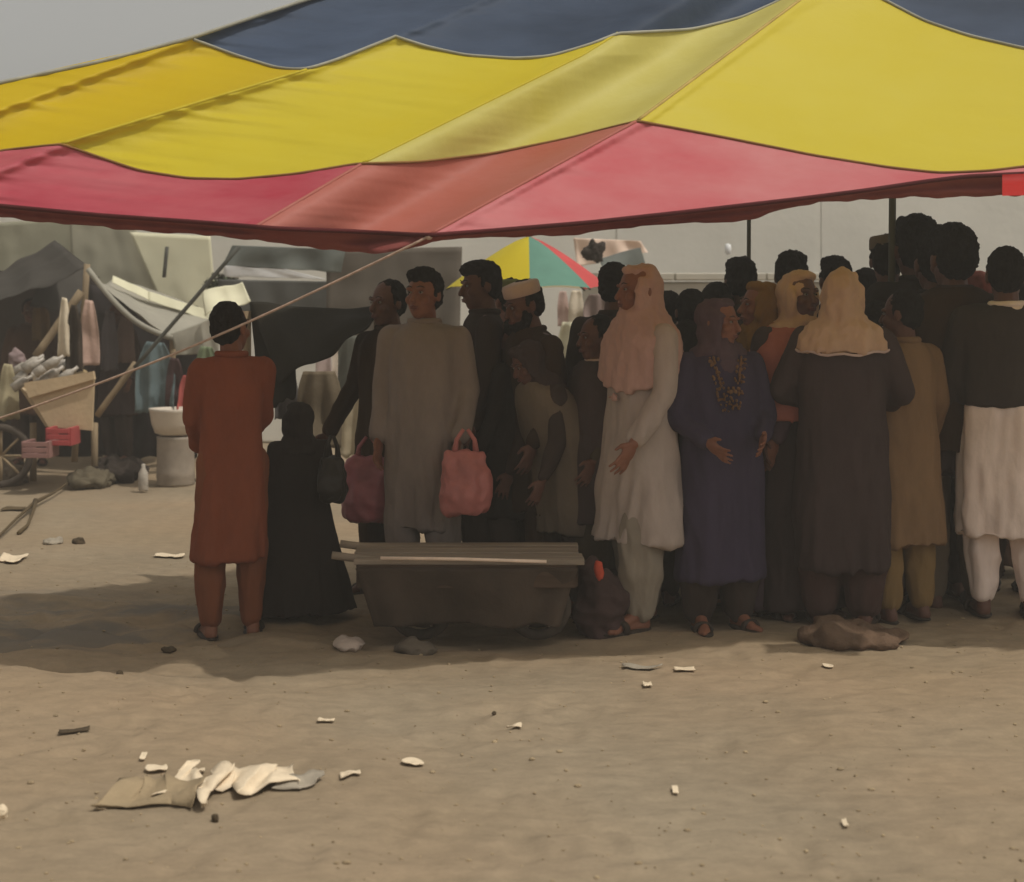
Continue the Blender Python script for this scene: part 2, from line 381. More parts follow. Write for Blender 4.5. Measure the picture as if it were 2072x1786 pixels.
m_pole = mat('dark_pole', rgb(92, 92, 84, .7), .75, scale=12, stretch=(1, 1, .2))
m_bam = mat('bamboo', rgb(140, 122, 96), .8, scale=9, stretch=(1, 1, .3), bump=.2)
can = root('canopy', (0, 6.2, 0), 'large red, yellow and slate blue striped canopy slung over the crowd', 'canopy')
band_panels('red_panel', cA, cB, 34, 0, (m_rose, m_rose, m_salmon, m_red))
band_panels('yellow_panel', cB, cC, 64, 1, (m_gold, m_yel, m_lem, m_yel2))
band_panels('blue_panel', cC, cD, 46, 2, (m_blu,)*4)
# lower hem: the red edge turned under, hanging a little behind the fold
hem = smooth_curve([(-460, 398), (-200, 424), (0, 441), (200, 460), (400, 476), (550, 491), (690, 509), (770, 516), (830, 506), (880, 488), (1000, 481), (1150, 477), (1260, 461), (1400, 452), (1520, 446), (1560, 430), (1650, 411), (1800, 402), (2072, 396), (2400, 392)])
P = []
for j in range(9):
    t = j/8; a = cA(pxs); b = hem(pxs)+3*vnoise(pxs/26., pxs*0+j*.6, 77)*t*2
    P.append(canopy_pt(pxs, a+(b-a)*t, 0, .22*t+.03*math.sin(t*6)))
V = np.array(P).reshape(-1, 3); n = len(pxs)
mk('hem', (V, [(j*n+i, j*n+i+1, (j+1)*n+i+1, (j+1)*n+i) for j in range(8) for i in range(n-1)]), m_hem, can)
fx = np.arange(2028, 2240, 6.0); P = [canopy_pt(fx, cA(fx)+(hem(fx)-cA(fx))*t, 0, -.05+.02*math.sin(t*5)) for t in np.linspace(.0, 1., 8)]
V = np.array(P).reshape(-1, 3); n = len(fx)
mk('red_flap', (V, [(j*n+i, j*n+i+1, (j+1)*n+i+1, (j+1)*n+i) for j in range(7) for i in range(n-1)]), cmat('bright_red_cloth', (190, 26, 20), (200, 40, 30), .9), can, label='bright red flap at the right end of the hem')
# rear slope, beyond the ridge
D = canopy_pt(pxs, cD(pxs), 2); P = []
wv = np.clip((pxs-620)/500, 0, 1)
for j in range(11):
    t = j/10; Q = D.copy(); Q[:, 1] += wv*2.6*t; Q[:, 0] += wv*.2*t; Q[:, 2] -= np.maximum(D[:, 2]-2.55, 0)*wv*t+.10*wv*math.sin(math.pi*t); P.append(Q)
V = np.array(P).reshape(-1, 3)
mk('rear_panel', (V, [(j*n+i, j*n+i+1, (j+1)*n+i+1, (j+1)*n+i) for j in range(10) for i in range(n-1) if wv[i+1] > 0]), m_blu, can)
def seam(f, lo, hi, r, m, band, name, off=-.01):
    x = np.arange(lo, hi, 12.0); P = canopy_pt(x, f(x), band, off); mk(name, tube(P, r, 6), m, can)
seam(cA, -430, 2980, .010, mat('dark_maroon_binding', rgb(100, 34, 36, .6), .9, .2, 4), 0, 'edge_binding', -.015)
seam(cB, -430, 2980, .006, m_seam, 0, 'seam', -.006)
seam(cC, 392, 2980, .008, m_pale, 1, 'seam')
seam(cD, -430, 2980, .010, m_pale, 1, 'edge_binding')
for i, (lo, hi) in ((1, (142, 292)), (2, (68, 331)), (3, (-100, 244)), (4, (246, 474)), (5, (332, 460))):
    py = np.linspace(lo, hi, 40); px = ridge_x({4: 3, 5: 2}.get(i, i), py); mk('ridge_seam', tube(canopy_pt(px, py, 1, .002), .008, 6), m_salmon if i > 3 else m_yel if i != 3 else mat('ochre_binding', rgb(186, 160, 90, .9), .9), can)
def plane_z(x, y): return y*SL-KP+EYE
for px, py, Y, lean, r in ((1803, 480, 8.3, 6, .02), (1516, 520, 8.9, 1, .012)):
    b = at(px, py, Y); g = Vector((b.x-.01, Y, 0)); d = Vector((b.x+lean/FP*Y, Y, min(3.0, plane_z(0, Y)-.12)))
    mk('pole', tube([g, g.lerp(d, .5), d], [r*1.15, r, r*.9], 8), m_pole, can)
for px, Y in ((2330, 6.7), (-330, 7.0)):
    x = (px-HX)/FP*Y; mk('pole', tube(lerpline((x, Y, 0), (x+.04, Y+.02, plane_z(0, Y)-.1), 4), .026, 8), m_pole, can)
c0 = Vector(canopy_pt(np.array([868.]), np.array([479.]), 0)[0]); st = at(-140, 893, 6.4)
mk('corner_knot', ellipsoid(c0, (.014, .012, .014)), m_rope, can)
rp = mk('guy_rope', tube(lerpline(c0, st, 30, .05), .005, 6), m_rope, can)
pst = mk('rope_post', tube(lerpline((st.x, st.y, -.05), (st.x-.02, st.y, st.z+.08), 4), [.04, .038, .036, .035, .034], 9, .05), m_bam,
         label='short wooden post that the canopy guy rope is tied to', cat='post')

# ------------------------------------------------------------------ people
SK = mat('brown_skin', rgb(92, 58, 42, 2.0), .6, .12, 20, .1, 120, spec=.35)
SKD = mat('dark_brown_skin', rgb(72, 46, 35, 1.8), .6, .12, 20, .1, 120, spec=.35)
HAIR = mat('black_hair', (.011, .009, .007), .85, .4, 60, .5, 160, stretch=(1, 1, .3), spec=.08)
EYE_W = mat('eye_white', (.2, .18, .16), .3, .05); EYE_D = mat('eye_dark', (.01, .008, .006), .2, .05)
LIP = mat('lip', rgb(80, 44, 38, 1.7), .5, .1); SOLE = mat('sandal_leather', (.04, .028, .02), .7, .3, 20)
SH = 2.5
def cloth(name, r, g, b, var=.14, k=SH): return mat(name, rgb(r, g, b, k), .95, var, 6, .55, 15, stretch=(1, 1, .5), spec=.06)
PN = [0]
def person(label, px, Y, top, rot=0, skin=SK, lean=0, yaw=0, pitch=0, tunic=None, hem=.52, tw=1., flare=.03, sleeve=True, trousers=None, leg_r=1.,
           dress=None, hair='short', scarf=None, scarf_tail=None, cap=None, vest=None, shawl=None, collar=None, beard=False, armL=None, armR=None, step=0., hs=1., shoes=True,
           neckwork=None, drape=None, drape_z=1.31, fold=.024, group=None):
    PN[0] += 1; sd_ = PN[0]*7.31
    if not yaw: yaw = random.uniform(-14, 14)
    if not pitch: pitch = random.uniform(-3, 7)
    ztop = EYE+(HY-top)/FP*Y
    h = ztop/math.cos(R(lean))**.5; s = h/1.70
    x0 = (px-HX)/FP*Y; z0 = ground_z(x0, Y)
    s = (ztop-z0)/1.70 if lean == 0 else s
    ML = Matrix.Rotation(R(lean), 3, 'X')           # positive lean bows forward (towards -Y, the way the figure faces)
    def up(p):
        p = Vector(p)*s; pv = Vector((0, 0, .92*s))
        return pv+ML @ (p-pv) if p.z > .92*s else p
    low = lambda p: Vector(p)*s
    hc = up((0, -.012, 1.575)); HR = ML @ Matrix.Rotation(R(yaw), 3, 'Z') @ Matrix.Rotation(R(pitch), 3, 'X')
    hd = lambda p: hc+HR @ (Vector(p)*s*hs)
    nb = up((0, .02, 1.43))
    E = lambda c, r: ellipsoid(hd(c), tuple(x*s*hs for x in r), HR)
    C = lambda a, b, r1, r2: capsule(a, b, r1*s, r2*s)
    parts = [E((0, .012, .025), (.076, .096, .098)), E((0, -.018, -.045), (.062, .074, .072)), E((0, -.048, -.088), (.036, .034, .032)),
             capsule(hd((0, -.088, .012)), hd((0, -.110, -.030)), .008*s*hs, .014*s*hs), E((.0, -.108, -.034), (.019, .013, .010)),
             E((.030, -.078, .026), (.027, .014, .010)), E((-.030, -.078, .026), (.027, .014, .010)),
             E((.043, -.06, -.028), (.022, .026, .024)), E((-.043, -.06, -.028), (.022, .026, .024)),
             E((0, -.087, -.064), (.026, .014, .013)),
             E((.079, .012, -.005), (.011, .021, .032)), E((-.079, .012, -.005), (.011, .021, .032)),
             C(nb, hd((0, .012, -.05)), .060, .054)]
    chest = up((0, .01, 1.28)); pel = low((0, 0, .93))
    parts += [ellipsoid(chest, (.125*s*min(1, tw), .072*s, .16*s), ML), ellipsoid(pel, (.12*s*min(1, tw), .082*s, .13*s)), C(pel, chest, .075, .075)]
    arms = []
    for sx, a in ((-1, armL), (1, armR)):
        sh = up((sx*.178*tw**.5, .01, 1.362)); el = up((sx*.235, .035, 1.12)); wr = up((sx*.245, -.045, .885))
        if lean: el = sh+Vector((sx*.04, -.02, -.27))*s; wr = el+Vector((0, -.10, -.22))*s
        if a: el = up(a[0]); wr = up(a[1])
        elif not lean: j = Vector((sx*random.uniform(-.01, .025), random.uniform(-.05, .03), 0))*s; el = el+j; wr = wr+j*1.3+Vector((0, random.uniform(-.06, .02), random.uniform(0, .03)))*s
        arms.append((sh, el, wr, sx))
        parts += [C(nb-Vector((0, 0, .03*s)), sh, .055, .055), C(sh, el, .048, .039), C(el, wr, .039, .026)]
        d = (wr-el).normalized(); inw = Vector((-sx, -.25, 0)); inw = (inw-d*inw.dot(d)).normalized(); side = d.cross(inw).normalized()
        Mh = Matrix((side, inw, d)).transposed(); pc = wr+d*.045*s
        parts.append(ellipsoid(pc, (.041*s, .017*s, .055*s), Mh))
        for k in range(4):
            u = (k-1.5)/1.5; ln = (.072, .082, .078, .062)[k]*s
            b0 = pc+d*.036*s+side*u*.029*s; b1 = b0+(d+side*u*.20).normalized()*ln*.55; b2 = b1+(d+side*u*.12+inw*.55).normalized()*ln*.5
            parts += [C(b0, b1, .0095, .0085), C(b1, b2, .0085, .007)]
        fw = side if side.y < 0 else -side
        t0 = wr+d*.02*s+fw*.026*s; t1 = t0+(fw*.9+d*.8+inw*.3).normalized()*.036*s; t2 = t1+(d+fw*.25+inw*.3).normalized()*.03*s
        parts += [C(t0, t1, .013, .0105), C(t1, t2, .0105, .008)]
    legs = []
    for sx in (-1, 1):
        f = step*sx; hip = low((sx*.088, 0, .90)); kn = low((sx*.102, -.025-f*.45, .49)); an = low((sx*.105, .02-f, .085)); to = low((sx*.128, -.135-f, .028)); he = low((sx*.105, .045-f, .035))
        legs.append((hip, kn, an, to, he))
        parts += [C(hip, kn, .078, .055), C(kn, an, .052, .036), C(an, he, .036, .033), C(an, to, .036, .024), C(he, to, .034, .026),
                  capsule(to, to+Vector((sx*.02, -.04, -.004))*s, .022*s, .015*s), capsule(to+Vector((sx*.018, .01, 0))*s, to+Vector((sx*.035, -.022, -.004))*s, .018*s, .013*s)]
    bme = fuse(join(*parts), .0068*max(.8, s), 2, dec=.45)
    bme.materials.append(skin)
    o = link('person', bme); o.location = (x0, Y, z0); o.rotation_euler = (0, 0, R(rot))
    props(o, label, 'person', group)
    def part(name, VF, m, voxel=.012, sm=4, folds=fold, fs=(9, 9, 2.2), zr=None, dec=1.):
        me_ = fuse(VF, voxel, sm, folds*s, fs, sd_, zr, dec); me_.materials.append(m); return link(name, me_, o)
    def plain(name, VF, m): return link(name, mesh(name, *VF, m), o)
    # face
    for sx in (-1, 1):
        plain('eye', ellipsoid(hd((sx*.031, -.0805, .008)), tuple(q*s*hs for q in (.0125, .0065, .0055)), HR, 10, 8), EYE_W)
        plain('pupil', ellipsoid(hd((sx*.031, -.0868, .008)), tuple(q*s*hs for q in (.005, .003, .005)), HR, 8, 6), EYE_D)
        if not scarf or True:
            plain('eyebrow', tube([hd((sx*.013, -.091, .033)), hd((sx*.032, -.091, .039)), hd((sx*.050, -.080, .033))], [.0018*s, .0026*s, .0016*s], 6), HAIR)
    plain('lips', join(capsule(hd((-.020, -.093, -.062)), hd((0, -.101, -.060)), .0035*s, .005*s, 8), capsule(hd((0, -.101, -.060)), hd((.020, -.093, -.062)), .005*s, .0035*s, 8),
                       capsule(hd((-.014, -.095, -.069)), hd((.014, -.095, -.069)), .005*s, .005*s, 8)), LIP)
    if beard:
        part('beard', join(E((0, -.036, -.088), (.060, .060, .042)), E((.05, -.022, -.055), (.022, .034, .04)), E((-.05, -.022, -.055), (.022, .034, .04)), E((0, -.05, -.115), (.034, .034, .03))), HAIR, .008, 1, .008, (60, 60, 25))
    # hair
    if hair in ('short', 'bushy', 'flat'):
        hp = [E((0, .030, .045), (.083, .092, .088)), E((0, .052, -.002), (.078, .064, .078)), E((.074, .006, .02), (.012, .025, .04)), E((-.074, .006, .02), (.012, .025, .04))]
        if hair == 'bushy': hp += [E((0, .0, .085), (.075, .085, .055)), E((.035, -.03, .095), (.04, .045, .04)), E((-.035, -.02, .09), (.045, .045, .04))]
        if hair == 'flat': hp += [E((0, -.01, .090), (.078, .09, .044)), E((0, -.06, .085), (.065, .035, .03))]
        part('hair', join(*hp), HAIR, .0075, 1, .010 if hair == 'bushy' else .007, (55, 55, 40))
    elif hair == 'bun':
        part('hair', join(E((0, .028, .040), (.083, .094, .088)), E((0, .06, -.02), (.078, .06, .10)), E((0, .12, .0), (.045, .04, .045)), E((.074, .006, .0), (.013, .03, .05)), E((-.074, .006, .0), (.013, .03, .05))), HAIR, .0075, 1, .008, (40, 40, 20))
    # scarf: cloth wound round head and neck, open at the face
    if scarf:
        sp = [E((0, .034, .026), (.091, .104, .102)), E((0, .04, -.06), (.090, .092, .085)), E((.077, -.012, -.02), (.022, .05, .085)), E((-.077, -.012, -.02), (.022, .05, .085)), E((0, -.012, .098), (.07, .06, .028)),
              E((0, -.03, -.128), (.075, .07, .042))]
        cl = up((0, .02, 1.41))
        sp += [ellipsoid(cl, (.155*s, .125*s, .075*s), ML), ellipsoid(up((0, .02, 1.345)), (.20*s*tw**.5, .14*s, .075*s), ML), capsule(hd((0, .03, -.08)), cl, .095*s, .12*s)]
        if scarf_tail:
            for pts in scarf_tail:
                q_ = [up(v[:3]) for v in pts]
                for a_, b_, v0, v1 in zip(q_[:-1], q_[1:], pts[:-1], pts[1:]):
                    for dx in (-.5, 0, .5): sp.append(C(a_+Vector((dx*v0[3]*s, 0, 0)), b_+Vector((dx*v1[3]*s, 0, 0)), v0[3]*.36, v1[3]*.36))
        if drape:
            dz = [1.52, 1.47, 1.42, 1.375, 1.345, drape_z]; q2 = .5*(1.36-drape_z)
            secs = [(up((0, .016, z)), rx*s*tw**.6, ry*s) for z, (rx, ry) in zip(dz, ((.085, .085), (.11, .10), (.163, .126), (.199, .147), (.211, .156), (.216+q2*.08, .164+q2*.03)))]
            lf = loft(secs)
            for i_ in range(len(lf[0])-28, len(lf[0])): t_ = 2*math.pi*(i_ % 28)/28; lf[0][i_].z += s*q2*.8*(math.sin(2*t_+1.2)+.5*math.sin(5*t_))*.6
            sp.append(lf)
            if drape is c_wcap: plain('scarf_border', tube([up((math.cos(t)*.219*tw**.6, .016+math.sin(t)*.166, drape_z+.012*math.cos(2*t)+.006*math.sin(9*t))) for t in np.linspace(0, 2*math.pi, 40)], .007*s, 6), drape)
        part('headscarf', join(*sp), scarf, .010, 3, .017, (16, 16, 7))
    if cap:
        kind, cm = cap
        r0 = .090 if hair else .084
        prof = [(.086, .0), (.089, .004), (.089, .05), (.084, .062), (.05, .070), (.01, .072)]
        V, F = lathe((0, 0, 0), prof, 26); V = [hd((v.x*1.0, v.y*1.14+.012, v.z+.055)) for v in V]
        plain('cap', (V, F), cm)
    tm = tunic or dress
    if tm and not scarf and not collar: collar = tm
    if tm:
        hz = hem if tunic else .06; fl = flare if tunic else flare+.05
        prof = [(1.455, .064, .062), (1.432, .098, .080), (1.395, .150, .102), (1.345, .186, .118), (1.28, .195, .126), (1.20, .192, .13), (1.06, .186, .132), (.93, .198, .142)]
        secs = [(up((0, .008, z)), rx*s*tw, ry*s*tw**.6) for z, rx, ry in prof]
        k = 7
        for i in range(1, k+1):
            t = i/k; z = .93+(hz-.93)*t
            yb = -.0 if not step else -.0
            secs.append((low((0, yb, z)), (.198+fl*t)*s*tw, (.142+fl*.9*t)*s*tw**.6))
        tp = [loft(secs)]
        for sh, el, wr, sx in arms:
            tp.append(C(nb-Vector((0, 0, .035*s)), sh, .056, .064)); tp.append(C(sh, el, .068, .057))
            if sleeve == 'short': tp[-1] = C(sh, sh.lerp(el, .62), .074, .072)
            else: tp.append(C(el, el.lerp(wr, .90), .056, .050))
        part('tunic' if tunic else 'dress', join(*tp), tm, .0125, 3, fold, (10, 10, 1.8), 1.25*s)
    if trousers:
        tp = []
        for hip, kn, an, to, he in legs:
            a2 = kn.lerp(an, .93)
            tp += [C(hip+Vector((0, 0, .0)), kn, .104*min(leg_r, .96), .088*min(leg_r, .96)), C(kn, kn.lerp(an, .55), .092*(1+leg_r)/2.05, .084*leg_r), C(kn.lerp(an, .55), a2, .080*leg_r, .062*leg_r)]
        tp.append(ellipsoid(low((0, .0, .88)), (.175*s, .125*s, .12*s)))
        part('trousers', join(*tp), trousers, .0125, 3, .016, (12, 12, 3))
    if vest:
        prof = [(1.445, .085, .075), (1.42, .14, .1), (1.385, .20, .122), (1.32, .212, .138), (1.20, .208, .145), (1.06, .203, .148), (.98, .208, .152)]
        secs = [(up((0, .008, z)), rx*s*tw, ry*s*tw**.6) for z, rx, ry in prof]
        vp = [loft(secs)]
        for sh, el, wr, sx in arms: vp += [C(nb-Vector((0, 0, .035*s)), sh, .07, .082), C(sh, el, .086, .076), C(el, el.lerp(wr, .8), .074, .068)]
        part('jacket', join(*vp), vest, .0125, 3, .012, (10, 10, 3))
    if shawl:
        sm_, zl, zr_ = shawl
        secs = [(up((0, .01, 1.45)), .10*s, .09*s), (up((0, .01, 1.40)), .20*s*tw, .13*s), (up((0, .01, 1.30)), .255*s*tw, .165*s), (up((0, 0, 1.10)), .285*s*tw, .185*s), (up((0, 0, .95)), .29*s*tw, .195*s), (low((0, 0, zl)), .27*s*tw, .2*s)]
        part('shawl', loft(secs), sm_, .0125, 3, .022, (9, 9, 2), 1.3*s)
    if collar:
        part('collar', join(*[capsule(up((math.cos(t)*.072, math.sin(t)*.068+.012, 1.445)), up((math.cos(t+.5)*.072, math.sin(t+.5)*.068+.012, 1.445)), .018*s, .018*s) for t in np.arange(0, 6.28, .5)]), collar, .008, 2, .003)
    if neckwork:
        gp_ = []
        for k in range(150):
            z_ = random.uniform(1.13, 1.40); f_ = (z_-1.13)/.27; a_ = random.uniform(-1, 1)*(.05+.055*f_)
            if f_ > .45 and abs(a_) < .05*f_: a_ = math.copysign(.055*f_+.02, a_)
            gp_.append(ellipsoid(up((a_, -.108-.034*min(1, (1.40-z_)/.16), z_)), (random.uniform(.003, .006)*s, .012*s, random.uniform(.004, .011)*s)))
        plain('neckline_embroidery', join(*gp_), neckwork)
    if shoes:
        for hip, kn, an, to, he in legs:
            dd = (to-he); dd.z = 0; yw = math.atan2(dd.y, dd.x); M = Matrix.Rotation(yw, 3, 'Z'); mid = (to+he)/2
            sl = ellipsoid((mid.x, mid.y-.012*s, .012), (.150*s, .05*s, .016), M, 16, 8)
            st_ = ring((0, 0, 0), .043*s, .012*s, 'x', 14, 6); q = to+Vector((0, .035*s, 0))
            stv = [Vector((v.x*1.5, v.y, v.z*.8)) for v in st_[0]]
            stv = [M @ v+Vector((q.x, q.y, .028*s)) for v in stv]
            plain('sandal', join(sl, (stv, st_[1])), SOLE)
    return o

G = 'people crowding under the striped canopy'
c_rust = cloth('rust_cotton', 84, 44, 29); c_rust2 = cloth('rust_cotton_trousers', 80, 46, 30)
c_black = cloth('black_cloth', 26, 22, 20); c_black2 = cloth('charcoal_cloth', 38, 31, 28)
c_grey = cloth('warm_grey_cotton', 86, 78, 73); c_dkbrown = cloth('dark_brown_cotton', 36, 26, 18)
c_darkolive = cloth('dark_olive_cotton', 44, 38, 28); c_palegrey = cloth('pale_grey_cotton', 78, 70, 62)
c_cream = cloth('cream_cotton', 114, 104, 97); c_pink = cloth('dusty_pink_voile', 122, 98, 90); c_creamt = cloth('cream_trouser_cotton', 92, 85, 75)
c_navy = cloth('navy_cotton', 39, 34, 46); c_purple = cloth('plum_voile', 54, 43, 48); c_gold = cloth('gold_thread', 80, 60, 42, .5)
c_must = cloth('mustard_voile', 84, 63, 32); c_peach = cloth('peach_voile', 126, 104, 86); c_char = cloth('charcoal_brown_cloth', 41, 33, 32)
c_tan = cloth('tan_cotton', 82, 64, 46); c_ochre = cloth('ochre_cotton', 84, 67, 42); c_white = cloth('white_cotton', 156, 143, 135)
c_blackj = cloth('black_jacket_cloth', 36, 31, 28); c_greyt = cloth('grey_trouser_cotton', 72, 64, 54); c_rose = cloth('rose_voile', 108, 64, 54)
c_redb = cloth('brick_red_voile', 76, 40, 34); c_wcap = cloth('white_cap_cotton', 128, 112, 106); c_gcap = cloth('green_cap_cotton', 74, 76, 44)
c_dkmar = cloth('dark_maroon_cotton', 46, 33, 30); c_brown = cloth('umber_cotton', 52, 38, 30)

person('person seen from behind in a rust orange tunic and trousers, leftmost of the crowd', 468, 7.3, 615, 196, SK, tunic=c_rust, hem=.40, tw=.80, flare=.045, trousers=c_rust2, leg_r=.95, yaw=-40, hs=1.06, armL=((-.17, -.10, 1.12), (-.10, -.22, 1.0)), armR=((.19, -.05, 1.12), (.14, -.20, .95)), group=G)
person('small child in a long black dress and black headscarf beside the rust orange tunic', 604, 7.65, 822, 200, SKD, dress=c_black, tw=1.25, flare=.13, scarf=c_black, hair=None, hs=1.25, group=G)
person('dark haired person in a brown black tunic holding a pink bag by the small child', 786, 8.3, 568, -40, SKD, tunic=c_dkbrown, hem=.5, trousers=c_dkbrown, hair='short', armL=((-.27, .02, 1.13), (-.33, -.14, .86)), group=G)
person('person with tousled hair in a plain warm grey tunic behind the handcart', 858, 7.75, 546, -12, SK, tunic=c_grey, hem=.42, tw=.92, flare=.0, trousers=c_grey, hair='bushy', yaw=-14, armR=((.225, .03, 1.11), (.20, -.09, .87)), armL=((-.215, .03, 1.11), (-.215, -.05, .87)), group=G)
person('person in profile with flat topped hair and a black tunic, facing left', 976, 8.2, 530, -82, SKD, tunic=c_black2, hem=.5, tw=.9, trousers=c_black2, hair='flat', group=G)
person('person in a pale grey tunic and dull green cap between two dark tunics', 1030, 8.55, 566, -150, SK, tunic=c_palegrey, hem=.5, trousers=c_palegrey, cap=('c', c_gcap), group=G)
person('stooping bearded person in a white prayer cap and dark brown tunic', 1098, 7.95, 563, -62, SKD, lean=9, tunic=c_dkbrown, hem=.5, tw=1.1, trousers=c_dkbrown, cap=('c', c_wcap), beard=True, step=.1, armL=((-.24, -.14, 1.13), (-.14, -.33, 1.0)), group=G)
person('short person with a white collar and olive black shawl left of the pink headscarf', 1208, 7.75, 640, -70, SKD, tunic=c_darkolive, hem=.3, tw=1.02, trousers=c_greyt, hair='short', collar=c_wcap, shawl=(c_char, .55, .5), group=G)
person('dark haired person half hidden behind the dusty pink headscarf', 1246, 8.3, 533, 160, SKD, tunic=c_black2, trousers=c_black2, group=G)
person('person in a dusty pink headscarf with cream tunic and wide cream trousers', 1294, 7.42, 535, -58, SK, tunic=c_cream, hem=.41, tw=1.0, flare=.06, trousers=c_creamt, leg_r=1.3, scarf=c_pink, hair=None, step=.10, drape=c_pink, drape_z=1.13, armR=((.23, -.03, 1.11), (.21, -.19, .88)), group=G)
person('dark haired person in brown facing away, just right of the dusty pink headscarf', 1398, 8.1, 586, 170, SKD, tunic=c_brown, trousers=c_black2, hair='bun', group=G)
person('tall dark haired person in charcoal behind the navy tunic', 1500, 8.75, 525, 190, SKD, tunic=c_black2, trousers=c_black2, hair='bushy', group=G)
person('tall dark haired person in charcoal left of the peach headscarf, furthest back', 1602, 8.75, 512, 175, SKD, tunic=c_char, trousers=c_black2, hair='bushy', group=G)
person('person in a long navy tunic with gold embroidered neckline and plum headscarf', 1456, 7.35, 604, 14, SK, tunic=c_navy, hem=.27, tw=1.06, flare=.02, trousers=c_black2, leg_r=1.35, scarf=c_purple, hair=None, yaw=38, neckwork=c_gold, armL=((-.25, .0, 1.10), (-.14, -.19, .98)), armR=((.26, .0, 1.10), (.16, -.19, 1.0)), group=G)
person('person in a mustard headscarf facing left beside the navy tunic', 1540, 7.75, 572, -72, SK, dress=c_purple, scarf=c_must, hair=None, drape=c_must, drape_z=1.2, group=G)
person('person in a cream headscarf facing forward with a rose shawl at the chest', 1616, 7.65, 550, 20, SKD, dress=c_char, scarf=c_peach, hair=None, scarf_tail=None, group=G, yaw=10, shawl=(c_rose, .98, 1))
person('person seen from behind in a peach headscarf over a broad charcoal tunic', 1704, 7.35, 547, 168, SKD, tunic=c_char, hem=.27, tw=1.08, flare=.015, trousers=c_dkmar, leg_r=1.4, scarf=c_peach, hair=None, drape=c_wcap, armL=((-.29, .02, 1.12), (-.17, -.20, 1.02)), armR=((.29, .02, 1.12), (.17, -.20, 1.02)), group=G)
person('person in a long tan tunic and ochre trousers beside the charcoal tunic', 1826, 7.5, 588, 205, SKD, tunic=c_tan, hem=.40, tw=.96, trousers=c_ochre, hair='short', yaw=30, group=G)
person('tall person in black with a grey cap behind the tan tunic', 1797, 8.5, 478, 175, SKD, tunic=c_black2, trousers=c_black2, cap=('c', c_greyt), group=G)
person('tallest person with a bushy black head of hair behind the tan tunic', 1856, 8.3, 454, 180, SKD, tunic=c_black, trousers=c_black2, hair='bushy', hs=1.25, group=G)
person('tall person in a dark brown shawl and grey trousers next to the white tunic', 1930, 7.85, 470, 188, SKD, tunic=c_char, hem=.62, trousers=c_greyt, hair='bushy', hs=1.2, shawl=(c_dkbrown, .72, .7), group=G)
person('person in a black jacket over a white tunic and white trousers, rightmost of the crowd', 2036, 7.6, 505, 170, SKD, tunic=c_white, hem=.38, tw=1.03, flare=.02, trousers=c_white, hair='short', vest=c_blackj, hs=1.05, group=G)
person('person in a brick red headscarf glimpsed left of the black jacket', 1978, 8.9, 548, 180, SKD, dress=c_brown, scarf=c_redb, hair=None, group=G)
person('dark haired person behind the peach headscarf, only the top of the hair showing', 1690, 8.9, 523, 180, SKD, tunic=c_black2, trousers=c_black2, hair='bushy', group=G)

for lb, px, Y, top, ro, kw in (('shopkeeper in dark clothes standing inside the left stall behind the barrow', 62, 14.9, 606, 10, dict(tunic=c_brown)),
        ('person in charcoal standing in the left stall, right of the hanging garments', 238, 14.7, 612, -30, dict(tunic=c_char)),
        ('dark haired person in the back row between dusty pink headscarf and navy tunic', 1352, 8.9, 592, 170, dict(tunic=c_brown)),
        ('dark haired person behind the plum headscarf, hair tied in a bun', 1446, 8.7, 572, 200, dict(tunic=c_char, hair='bun')),
        ('dark haired person between the mustard and cream headscarves', 1572, 8.45, 590, 185, dict(tunic=c_dkbrown)),
        ('dark haired person between the peach headscarf and the grey cap', 1752, 8.75, 545, 170, dict(tunic=c_black2)),
        ('person in black in the back row, half behind the tallest bushy head', 1892, 9.2, 505, 185, dict(tunic=c_black)),
        ('person in a dark brown tunic squeezed behind the tan tunic', 1772, 7.95, 612, 190, dict(tunic=c_dkbrown)),
        ('dark haired person in the back row behind the black jacket', 2052, 8.9, 560, 180, dict(tunic=c_brown)),
        ('person in umber behind the dark brown shawl and white tunic', 1968, 8.3, 590, 176, dict(tunic=c_brown)),
        ('dark headed person wedged between dusty pink headscarf and navy tunic', 1392, 7.85, 650, 160, dict(tunic=c_dkbrown)),
        ('stooping person in a dark headscarf and grey shawl at the right end of the handcart', 1150, 7.8, 690, -64, dict(tunic=c_black2, scarf=c_char, hair=None, lean=24, shawl=(c_greyt, .5, .5))),
        ('person in black partly hidden between white prayer cap and black flat topped hair', 1042, 8.05, 640, -120, dict(tunic=c_black)),
        ('tall person with bushy hair between the tallest bushy head and the dark brown shawl', 1893, 8.1, 484, 182, dict(tunic=c_black, hair='bushy', hs=1.15)),
        ('person in charcoal at the far right edge beyond the white tunic', 2130, 8.2, 530, 175, dict(tunic=c_char))):
    person(lb, px, Y, top, ro, SKD, trousers=c_black2, group=G, **kw)

